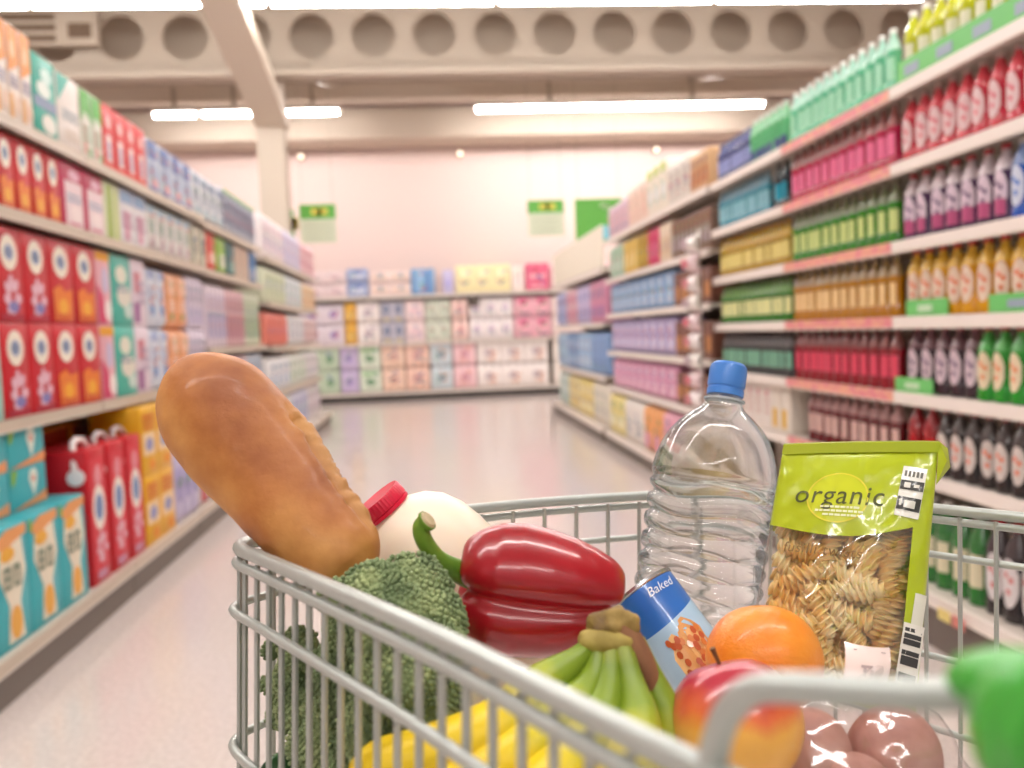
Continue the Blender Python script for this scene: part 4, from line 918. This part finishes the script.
m.add([T @ Vector((RCN*1.003*math.cos(2*PI*k/NB), RCN*1.003*math.sin(2*PI*k/NB), z)) for z_ in (0, 1) for k in range(NB) for z in ((bline(2*PI*k/NB),) if z_ == 0 else (LC-.003,))], [(k, (k+1) % NB, NB+(k+1) % NB, NB+k) for k in range(NB)], CL)
def oncan(s, z, e=.0): return T @ Vector(((RCN*1.006+e)*math.cos(PI/2+s), (RCN*1.006+e)*math.sin(PI/2+s), z))
# picture of beans on toast
def canpoly(pts, mt, e): m.poly([oncan(a, z, e) for a, z in pts], mt)
TO = mat('d69a58', .4, coat=.4); TO2 = mat('e8b878', .4, coat=.4); BE = mat('b8542a', .35, coat=.4)
def blob(cs, cz, rs_, rz, mt, e, n=16, wob=.12, rot=0.):
    canpoly([(cs+rs_*math.cos(2*PI*k/n+rot)*(1+wob*math.sin(3*k)), cz+rz*math.sin(2*PI*k/n+rot)*(1+wob*math.cos(2*k))) for k in range(n)][::1], mt, e)
for a_ in (0,):
    for q in range(6):
        blob(-.46+.10*q, .050+.003*q, .34, .017, TO, .0001+.0001*(q % 2), wob=.1)
    blob(.04, .060, .34, .021, TO2, .0004); blob(-.42, .056, .26, .015, TO2, .0004)
    rb = random.Random(5)
    for q in range(44): blob(-.16+rb.uniform(-.5, .45), .058+rb.uniform(-.017, .018), .08, .0027, BE if q % 3 else mat('d07a38', .35, coat=.4), .0006+q*.00001, n=8, wob=0)
m.build('paper_label', tin_o, smooth=180)
def text_mesh(body, size, align='CENTER', shear=0., spacing=1.):
    cu = bpy.data.curves.new('text', 'FONT'); cu.body = body; cu.size = size; cu.align_x = align; cu.shear = shear; cu.space_character = spacing; cu.resolution_u = 4
    ob = bpy.data.objects.new('text', cu); COL.objects.link(ob); bpy.context.view_layer.update()
    me = ob.evaluated_get(bpy.context.evaluated_depsgraph_get()).to_mesh()
    vs = [tuple(v.co) for v in me.vertices]; fs = [tuple(p.vertices) for p in me.polygons]
    ob.to_mesh_clear(); bpy.data.objects.remove(ob); bpy.data.curves.remove(cu)
    return vs, fs
vs_, fs_ = text_mesh('Baked', .0085, shear=.25)
m = MB(); m.add([oncan(-(x)/RCN-.5, .012-y, .0008) for x, y, z in vs_], [f for f in fs_], mat('e8f0f8', .4)); m.build('lettering', tin_o, smooth=0)

# water bottle
B1 = Vector((0.2293,0.6822,1.0890)); B0d = (Vector((0.1804,0.6424,0.8865))-B1).normalized(); LB = .325; B0 = B1+B0d*LB
T = frame(B0, B1, -VIEW)
R0 = .0475; prof = [(.02, .004), (.034, .0), (.042, .002), (.0465, .012), (R0, .022)]
z = .026
while z < .215:
    prof += [(R0*.985, z), (R0*.925, z+.0022), (R0*.905, z+.0036), (R0*.925, z+.005), (R0*.985, z+.0078), (R0, z+.0112)]; z += .0144
prof += [(R0*.985, z), (R0*.95, z+.003), (R0*.985, z+.007), (R0*.99, .236), (R0*.96, .247), (R0*.89, .258), (R0*.79, .268), (R0*.66, .276), (R0*.5, .283), (R0*.36, .288), (.0145, .292), (.0130, .295), (.0130, .300)]
def schlick(nt, top=.75):
    N = nt.nodes.new; lw = N('ShaderNodeLayerWeight'); lw.inputs['Blend'].default_value = .5
    pw = N('ShaderNodeMath'); pw.operation = 'POWER'; pw.inputs[1].default_value = 4; nt.links.new(lw.outputs['Facing'], pw.inputs[0])
    ma = N('ShaderNodeMath'); ma.operation = 'MULTIPLY_ADD'; ma.inputs[1].default_value = top; ma.inputs[2].default_value = .04; nt.links.new(pw.outputs[0], ma.inputs[0]); return ma.outputs[0]
def watermat():
    mm = bpy.data.materials.new('clear bottle'); mm.use_nodes = True; nt = mm.node_tree; nt.nodes.clear(); N = nt.nodes.new; L = nt.links.new
    out = N('ShaderNodeOutputMaterial'); rf = N('ShaderNodeBsdfRefraction'); rf.inputs['IOR'].default_value = 1.10; rf.inputs['Roughness'].default_value = .0
    gl = N('ShaderNodeBsdfGlossy'); gl.inputs['Roughness'].default_value = .10; fr = schlick(nt, .9)
    lw = N('ShaderNodeLayerWeight'); lw.inputs['Blend'].default_value = .35; rp = N('ShaderNodeValToRGB'); e = rp.color_ramp.elements
    e[0].position = .35; e[0].color = (.96, .985, .995, 1); e[1].position = 1.; e[1].color = (.38, .70, .86, 1)
    tr = N('ShaderNodeBsdfTransparent'); m0 = N('ShaderNodeMixShader'); m0.inputs[0].default_value = .35
    L(lw.outputs['Facing'], rp.inputs[0]); L(rp.outputs[0], rf.inputs['Color']); L(rp.outputs[0], tr.inputs[0])
    L(rf.outputs[0], m0.inputs[1]); L(tr.outputs[0], m0.inputs[2])
    mx = N('ShaderNodeMixShader'); L(fr, mx.inputs[0]); L(m0.outputs[0], mx.inputs[1]); L(gl.outputs[0], mx.inputs[2]); L(mx.outputs[0], out.inputs[0]); return mm
m = MB(); rs = []
NBt = 64
for i, (r, z) in enumerate(prof):
    ring = []
    for k in range(NBt):
        a = 2*PI*k/NBt; q = r
        if z > .232 and z < .29: q = r*(1-.03*max(0, math.cos(5*a))**2*math.sin(PI*(z-.232)/.058))
        if z < .23 and z > .02: q = r*(1-.012*math.cos(6*a))
        ring.append((q*math.cos(a), q*math.sin(a), z+(.0028*math.sin(3*a+z*40) if .03 < z < .225 else 0)))
    rs.append(ring)
m.rings(rs, watermat(), T=T)
wb = smooth_obj(m, 'water_bottle'); tag(wb, 'clear ridged plastic water bottle with blue cap', 'bottle')
m = MB(); CAPB = mat('4583d4', .35, coat=.2); rs = []
for r, z in ((.0138, .2985), (.0141, .299), (.0141, .3035), (.0135, .304), (.0135, .3052), (.0141, .3057), (.0144, .307), (.0144, .3185), (.0137, .3222), (.0118, .3243), (.008, .325)):
    rib = .00035 if z > .3065 and z < .319 else 0
    rs.append([((r-(rib if k % 2 else 0))*math.cos(2*PI*k/80), (r-(rib if k % 2 else 0))*math.sin(2*PI*k/80), z) for k in range(80)])
m.rings(rs, CAPB, T=T); m.build('cap', wb, smooth=30)
m = MB(); m.lathe([(.0132, .2935), (.0158, .2943), (.0158, .296), (.0132, .2966)], mat('dfe9ee', .2, trans=.6), n=32, T=T); m.build('neck_ring', wb, smooth=30)

# pasta bag
QTL, QTR, QBL, QBR = Vector((0.2439,0.6168,1.0249)), Vector((0.3355,0.5749,1.0271)), Vector((0.1989,0.5784,0.8853)), Vector((0.2914,0.5290,0.8651))
PN = -((QTR-QTL).cross(QBL-QTL)).normalized()
if PN.dot(VIEW) > 0: PN = -PN
def bagp(u, v, dep=0.):
    """u across 0..1, v down 0..1; dep: distance behind the front film"""
    p = QTL.lerp(QTR, u).lerp(QBL.lerp(QBR, u), v)
    b = .016*max(0, math.sin(PI*u))**.6*max(0, math.sin(PI*min(1, v*.97+.02)))**.55
    b += .0011*noise.noise(Vector((u*9, v*11, 0)))*min(1, v*6)+.0007*noise.noise(Vector((u*24, v*26, 3)))
    # a diagonal fold whose upper face leans back toward the ceiling lights
    q = v-(.17+(.88-u)*.88); w = .022+.075*max(0, 1-((u-.46)/.20)**2); k = max(0, min(1, (u-.30)/.08))*max(0, min(1, (.97-u)/.06))
    k2 = max(-w, min(w, q))*math.exp(-max(0, abs(q)-w)/.05)
    b += .027*k*k2
    return p+PN*(b-dep)
def edge_v(u): return .335+.055*math.sin(PI*min(1, u*1.05))-.05*u
LIME = mat('b4c41a', .28, coat=.8); LIME2 = mat('a9b814', .3, coat=.5)
def filmmat(tint=(1, 1, 1), fac=.09, rough=.10):
    mm = bpy.data.materials.new('clear film'); mm.use_nodes = True; nt = mm.node_tree; nt.nodes.clear(); N = nt.nodes.new
    out = N('ShaderNodeOutputMaterial'); tr = N('ShaderNodeBsdfTransparent'); tr.inputs[0].default_value = (*tint, 1); gl = N('ShaderNodeBsdfGlossy'); gl.inputs['Roughness'].default_value = rough
    L = nt.links.new; fr = schlick(nt); ad = N('ShaderNodeMath'); ad.inputs[1].default_value = fac; ad.use_clamp = True
    mx = N('ShaderNodeMixShader')
    L(fr, ad.inputs[0]); L(ad.outputs[0], mx.inputs[0]); L(tr.outputs[0], mx.inputs[1]); L(gl.outputs[0], mx.inputs[2]); L(mx.outputs[0], out.inputs[0]); return mm
FILM = filmmat()
m = MB(); NU, NV = 44, 56
JE = 20
def gv(i, j): e = edge_v(i/NU); return e*j/JE if j <= JE else e+(1-e)*(j-JE)/(NV-JE)
vs_ = [bagp(i/NU, gv(i, j)) for j in range(NV+1) for i in range(NU+1)]
lm_, fl_ = m.m(LIME), m.m(FILM); o_ = len(m.v); m.v += [tuple(v) for v in vs_]
for j in range(NV):
    for i in range(NU):
        u, v = (i+.5)/NU, (j+.5)/NV; k = j*(NU+1)+i
        m.f.append((k, k+1, k+NU+2, k+NU+1)); m.mi.append(lm_ if j < JE or u > .875 or j > NV-5 else fl_)
DEP = .052
back = [bagp(i/NU, gv(i, j))-PN*(.0006+DEP*min(1, gv(i, j)*2.6)*(.55+.45*math.sin(PI*min(1, max(0, (i/NU))))**.5)) - PN*.010*math.sin(PI*i/NU)*min(1, gv(i, j)*3) for j in range(NV+1) for i in range(NU+1)]
o2 = len(m.v); m.v += [tuple(v) for v in back]
for j in range(NV):
    for i in range(NU):
        k = o2+j*(NU+1)+i; m.f.append((k+1, k, k+NU+1, k+NU+2)); m.mi.append(lm_ if j < JE or i > NU*.875 else fl_)
W_ = NU+1
for j in range(NV):
    a, b = j*W_, (j+1)*W_; m.f.append((a, b, o2+b, o2+a)); m.mi.append(fl_)
    a, b = j*W_+NU, (j+1)*W_+NU; m.f.append((b, a, o2+a, o2+b)); m.mi.append(lm_)
for i in range(NU):
    a, b = NV*W_+i, NV*W_+i+1; m.f.append((a, b, o2+b, o2+a)); m.mi.append(lm_)
    m.f.append((i+1, i, o2+i, o2+i+1)); m.mi.append(lm_)
bag = m.build('pasta_bag', smooth=60); tag(bag, 'lime green pasta packet with clear window reading organic', 'pasta packet')
# folded top seal with a loose corner
m = MB(); top_ = [bagp(u/12, 0) for u in range(13)]; e_ = (QTL-QBL).normalized()
rs = [[p+PN*.0012 for p in top_], [p+e_*.007+PN*.003 for p in top_], [p+e_*.0085 for p in top_], [p+e_*.007-PN*.004 for p in top_], [p-PN*.002 for p in top_]]
m.rings(rs, LIME, closed=False, caps=False)
c_ = bagp(1, 0); r_ = (QTR-QTL).normalized(); m.add([c_+PN*.0015, c_+e_*.008, c_+r_*.006+e_*.004-PN*.004, c_+r_*.009-e_*.009-PN*.004, c_-e_*.022+r_*.0015, c_+r_*.006-e_*.006+PN*.003], [(0, 1, 5), (1, 2, 5), (2, 3, 5), (3, 4, 5), (4, 0, 5)], LIME2)
m.build('top_seal', bag, smooth=50)
BW, BH = (QTR-QTL).length, (QBL-QTL).length
def on_bag(name, vs, fs, mt, u0, v0, e=.0006, rot=0.):
    m = MB(); c, s = math.cos(rot), math.sin(rot); m.add([bagp(u0+(x*c-y*s)/BW, v0-(x*s+y*c)/BH, -e) for x, y, *_ in vs], fs, mt); return m.build(name, bag, smooth=180)
DK = mat('4c5214', .5)
vs_, fs_ = text_mesh('organic', .0178, shear=.12, spacing=1.08); on_bag('lettering', vs_, fs_, DK, .415, .232, .0009, .0)
vs_, fs_ = text_mesh('fusilli twists', .0092, shear=.12, spacing=1.1); on_bag('lettering', vs_, fs_, mat('8a6a3c', .5), .36, .452, .0009, .0)
def disc_v(rx, ry, n=40): return [(rx*math.cos(2*PI*k/n), ry*math.sin(2*PI*k/n)) for k in range(n)], [tuple(range(n))]
def ring_v(r0, r1, n=48, sq=1.): 
    v = [(r*math.cos(2*PI*k/n), sq*r*math.sin(2*PI*k/n)) for r in (r0, r1) for k in range(n)]; return v, [(k, (k+1) % n, n+(k+1) % n, n+k) for k in range(n)]
v_, f_ = ring_v(.0185, .0196, sq=.85); on_bag('emblem', v_, f_, mat('e2d83a', .35), .41, .205, .0006)
# sun-like centre of the emblem as a fan grid so that it follows the film
v_, f_ = [], []
for q in range(6):
    for k in range(48): v_.append((.0185*q/5*math.cos(2*PI*k/48), .85*.0185*q/5*math.sin(2*PI*k/48)))
for q in range(5): f_ += [(q*48+k, q*48+(k+1) % 48, (q+1)*48+(k+1) % 48, (q+1)*48+k) for k in range(48)]
on_bag('emblem', v_, f_, mat('cbd428', .3), .41, .205, .0004)
v_, f_ = [], []; rb = random.Random(3)
for q, (l, n) in enumerate(((.011, 4), (.014, 6), (.009, 4))):
    x = -l
    while x < l:
        w_ = rb.uniform(.0015, .004); i = len(v_); y = -.0055-.0026*q; v_ += [(x, y), (x+w_, y), (x+w_, y+.0014), (x, y+.0014)]; f_.append((i, i+1, i+2, i+3)); x += w_+.0006
on_bag('small_print', v_, f_, mat('eef2c4', .4), .42, .215, .0012)
# black and white promotion sticker by the corner
def quad(x0, x1, y0, y1, n=6): 
    v = [(x0+(x1-x0)*i/n, y0+(y1-y0)*j/n) for j in range(n+1) for i in range(n+1)]; return v, [(j*(n+1)+i, j*(n+1)+i+1, (j+1)*(n+1)+i+1, (j+1)*(n+1)+i) for j in range(n) for i in range(n)]
v_, f_ = quad(-.0075, .0075, -.0155, .0155); on_bag('sticker', v_, f_, mat('eceae0', .3, coat=.5), .855, .165, .0008, -.1)
v_, f_ = [], []
for x0, x1, y0, y1 in ((-.0072, .0072, .001, .0068), (-.0072, .0072, -.0115, -.0035)):
    a, b = quad(x0, x1, y0, y1); k = len(v_); v_ += a; f_ += [tuple(i+k for i in f) for f in b]
on_bag('sticker_panel', v_, f_, mat('33332e', .35, coat=.5), .855, .165, .0012, -.1)
v_, f_ = [], []
for x0, x1, y0, y1 in ((-.005, -.001, .0022, .0055), (.001, .0045, .0028, .0048), (-.003, .004, -.010, -.0055), (-.006, -.0045, -.009, -.005)):
    a, b = quad(x0, x1, y0, y1, 3); k = len(v_); v_ += a; f_ += [tuple(i+k for i in f) for f in b]
on_bag('sticker_mark', v_, f_, mat('e4e2d8', .35, coat=.4), .855, .165, .0016, -.1)
v_, f_ = [], []
for q in range(5):
    a, b = quad(-.006+.0025*q, -.0045+.0025*q, .0092, .0128, 2); k = len(v_); v_ += a; f_ += [tuple(i+k for i in f) for f in b]
on_bag('sticker_mark', v_, f_, mat('6a685e', .4), .855, .165, .0012, -.1)
# barcode panel on the side gusset and its small print
def gus(s, v, e=.0006):
    a = bagp(1, v); j = min(NV, max(0, v*NV)); b = a-PN*(.0006+DEP*min(1, v*2.6)*.55); 
    nrm = (b-a).cross(QBR-QTR).normalized(); nrm = nrm if nrm.dot(QTR-QTL) > 0 else -nrm
    return a.lerp(b, s)+nrm*e
def gpanel(name, s0, s1, v0, v1, mt, e): 
    m = MB(); m.add([gus(s, v, e) for v, s in ((v0, s0), (v0, s1), (v1, s1), (v1, s0))], [(0, 1, 2, 3)], mt); return m
a_ = quad(-.0062, .0062, -.021, .021); on_bag('barcode_label', a_[0], a_[1], mat('eeeae0', .35, coat=.4), .936, .80, .0007, -.06)
v_, f_ = [], []
for q in range(12):
    if q % 4 == 3: continue
    a, b = quad(-.005, .005, .0165-.0031*q-.0006*(q % 3), .0185-.0031*q, 2); k = len(v_); v_ += a; f_ += [tuple(i+k for i in f) for f in b]
on_bag('barcode', v_, f_, mat('3a3838', .5), .936, .80, .0011, -.06)
a_ = quad(-.0035, .0035, -.011, .011); on_bag('print_panel', a_[0], a_[1], mat('e6e4d4', .35, coat=.4), .965, .62, .0007, -.06)
# fusilli inside
def fusilli(m, p, T3, L, mt, ph):
    n, K = 44, 15; rs = []
    for i in range(n):
        t = i/(n-1); tw = t*2.6*2*PI+ph; e = min(1, t*8+.35, (1-t)*8+.35); ring = []
        for k in range(K):
            a = 2*PI*k/K; r = (.0019+.0040*max(0, math.cos(1.5*a))**1.6 if False else .0034+.0042*(.5+.5*math.cos(3*a))**1.3)*e
            ring.append(p+T3 @ Vector((r*math.cos(a+tw), r*math.sin(a+tw), (t-.5)*L)))
        rs.append(ring)
    m.rings(rs, mt)
PASTA = noisemat('pasta', 'f0c26e', 'ffeab8', 40, rough=.45, c3='f9d894', coat=.2, sss=.35)
m = MB(); rf = random.Random(21)
from mathutils import Euler
UX = (QTR-QTL).normalized(); VX = UX.cross(PN).normalized()
for layer, dep0 in enumerate((.012, .021, .030, .038)):
    for iu in range(4):
        for iv in range(10):
            u = .17+.215*iu+rf.uniform(-.06, .06); v = .33+.066*iv+rf.uniform(-.02, .02)
            ang = rf.gauss(-.3 if u > .6 else 1.0, .45); ll = rf.uniform(.032, .042); hu, hv = .5*ll*abs(math.sin(ang))/BW, .5*ll*abs(math.cos(ang))/BH
            u = min(.90-hu, max(.08+hu, u)); dep = dep0+.002+.012*(abs(u-.5)*2)**2; v = min(.95-hv, max(.17+hv, v))
            tl = rf.uniform(-.15, .15)
            d = UX*math.sin(ang)*1+VX*math.cos(ang); d = (d+PN*tl).normalized()
            dep = min(dep, max(.011, DEP*min(1, (v-.06)*2.6)*.78-.008)); q = d.to_track_quat('Z', 'Y').to_matrix()
            fusilli(m, bagp(u, v, dep), q, ll, PASTA, rf.uniform(0, 6))
fo = m.build('fusilli_pasta', smooth=180); tag(fo, 'golden fusilli pasta twists filling the lime green packet', 'pasta', kind='stuff')

# orange and red apple
def ball(p, r, mt, name, dimple=0., sq=.96, axis=(0, 0, 1), n=40):
    m = MB(); rs = []; q = Vector(axis).normalized().to_track_quat('Z', 'Y').to_matrix()
    for i in range(n):
        t = PI*(i+.5)/n; R_ = r*(1-dimple*math.exp(-(t/.36)**2)*1.2-dimple*.6*math.exp(-((PI-t)/.35)**2))
        rs.append([Vector(p)+q @ Vector((R_*math.sin(t)*math.cos(2*PI*k/48)*(1+.02*math.sin(2*PI*k/48*2)), R_*math.sin(t)*math.sin(2*PI*k/48), R_*math.cos(t)*sq)) for k in range(48)])
    m.rings(rs, mt); m.v = [tuple(Vector(v)-Vector(p)) for v in m.v]
    return m.build(name, smooth=180, loc=p), q
ORM = noisemat('orange peel', 'ee8420', 'f49a34', 30, rough=.38, bump=.5, bscale=420, bdist=.0008, coat=.15)
OP = Vector((0.1888,0.5128,0.9183))
o, q = ball(OP, .0345, ORM, 'orange', .05, .95, (.1, .5, .9)); tag(o, 'round orange in front of the pasta packet', 'orange')
m = MB(); m.lathe([(.0005, .0325), (.0028, .0322), (.002, .031)], mat('7c8a3c', .6), n=8, T=q.to_4x4()); m.build('stem_button', o, smooth=60)
def applemat():
    mm = noisemat('apple skin', 'eeb04c', 'b0243a', 16, rough=.3, detail=5, c3='dc6a3c', coat=.5, stretch=(1, 1, .25))
    nt = mm.node_tree; r = [n for n in nt.nodes if n.type == 'VALTORGB'][0]; nz = [n for n in nt.nodes if n.type == 'TEX_NOISE'][0]
    tc = [n for n in nt.nodes if n.type == 'TEX_COORD'][0]
    sx = nt.nodes.new('ShaderNodeVectorMath'); sx.operation = 'DOT_PRODUCT'; sx.inputs[1].default_value = (-1, 6, 14)
    nt.links.new(tc.outputs['Object'], sx.inputs[0])
    ad = nt.nodes.new('ShaderNodeMath'); ad.operation = 'MULTIPLY_ADD'; ad.inputs[1].default_value = .8; ad.inputs[2].default_value = -.02
    nt.links.new(nz.outputs['Fac'], ad.inputs[0]); a2 = nt.nodes.new('ShaderNodeMath'); nt.links.new(ad.outputs[0], a2.inputs[0]); nt.links.new(sx.outputs['Value'], a2.inputs[1]); nt.links.new(a2.outputs[0], r.inputs[0])
    return mm
AP = Vector((0.1432,0.4304,0.9200))
o, q = ball(AP, .0335, applemat(), 'apple', .10, .96, (-.15, .35, .95)); tag(o, 'red and yellow apple behind the trolley handle arm', 'apple')
m = MB(); m.tube([AP*0+q @ Vector((0, 0, .024)), q @ Vector((.001, 0, .031)), q @ Vector((.003, .001, .037))], [.0012, .001, .0015], mat('6a4a2a', .7), n=8); m.build('stem', o, smooth=60)

# bag of pink potatoes
PO = noisemat('potato skin', 'a8786e', 'c49a8e', 30, rough=.55, c3='b88a7e', bump=.3)
PP = [(Vector((0.1884,0.4527,0.8870)), .0235), (Vector((0.2370,0.4533,0.8827)), .0245), (Vector((0.2034,0.4305,0.8718)), .023), (Vector((0.1761,0.4275,0.8669)), .021), (Vector((0.2477,0.4409,0.8585)), .021)]
pn = ['pink potato under the apple side of the packet', 'pink potato in clear film below the barcode', 'pink potato lowest at the middle of the clear bag', 'pink potato low in the bag beside the apple', 'pink potato low in the bag toward the wire side']
for (p, r), lb in zip(PP, pn):
    o, q = ball(p, r, PO, 'potato', .0, 1.12, (.3, .2, .6), n=24); tag(o, lb, 'potato', 'potatoes in the clear bag')
PCN = sum((p for p, r in PP), Vector())/5
m = MB(); rs = []; NK = 40
for i in range(26):
    t = PI*(i+.5)/26; ring = []
    for k in range(NK):
        a = 2*PI*k/NK; d = CR*math.sin(t)*math.cos(a)+CF*math.sin(t)*math.sin(a)+CN*math.cos(t); d.normalize()
        p = PCN+d*(max((c-PCN).dot(d)+q*1.13 for c, q in PP)+.003+.002*noise.noise(d*4)+.0015*noise.noise(d*12))
        ring.append(p)
    rs.append(ring)
m.rings(rs, filmmat((.97, .95, .95), .05, .11))
pb = m.build('potato_bag', smooth=180); tag(pb, 'clear film bag of pink potatoes below the pasta packet', 'bag')
m = MB(); L0, L1, L2, L3 = Vector((0.2348,0.5035,0.9292)), Vector((0.2592,0.4972,0.9261)), Vector((0.2511,0.4868,0.9092)), Vector((0.2268,0.4910,0.9105))
vs_ = []
for j in range(7):
    for i in range(9):
        u, v = i/8, j/6; p = L0.lerp(L1, u).lerp(L3.lerp(L2, u), v); vs_.append(p-VIEW.normalized()*(.004*math.sin(PI*u)+.003*math.sin(PI*v)+.001*noise.noise(p*200)))
m.add(vs_, [(j*9+i, j*9+i+1, (j+1)*9+i+1, (j+1)*9+i) for j in range(6) for i in range(8)], mat('f0dcd6', .2, coat=.8)); 
m.add([p-VIEW.normalized()*-.0006 for p in vs_], [(j*9+i, (j+1)*9+i, (j+1)*9+i+1, j*9+i+1) for j in range(6) for i in range(8)], mat('f0dcd6', .2, coat=.8))
lb_ = m.build('price_label', pb, smooth=180)
m = MB()
for q, (u0, u1, v0, v1) in enumerate(((.3, .55, .45, .52), (.35, .42, .52, .75), (.5, .58, .55, .7), (.15, .85, .1, .13), (.6, .8, .8, .84))):
    def lp(u, v):
        p = L0.lerp(L1, u).lerp(L3.lerp(L2, u), v); return p-VIEW.normalized()*(.0006+.004*math.sin(PI*u)+.003*math.sin(PI*v)+.001*noise.noise(p*200))
    m.add([lp(u0, v0), lp(u1, v0), lp(u1, v1), lp(u0, v1)], [(0, 1, 2, 3)], mat('b09a98', .4))
m.build('label_print', lb_, smooth=0)
m = MB(); m.tube([lp(.5, .9)+VIEW.normalized()*.003, (L2+L3)/2+(PCN+CN*.055-(L2+L3)/2)*.5, PCN+CN*.054], [.013, .009, .006], filmmat((.97, .95, .95), .05, .11), n=12, flat=.35); m.build('neck', pb, smooth=60)
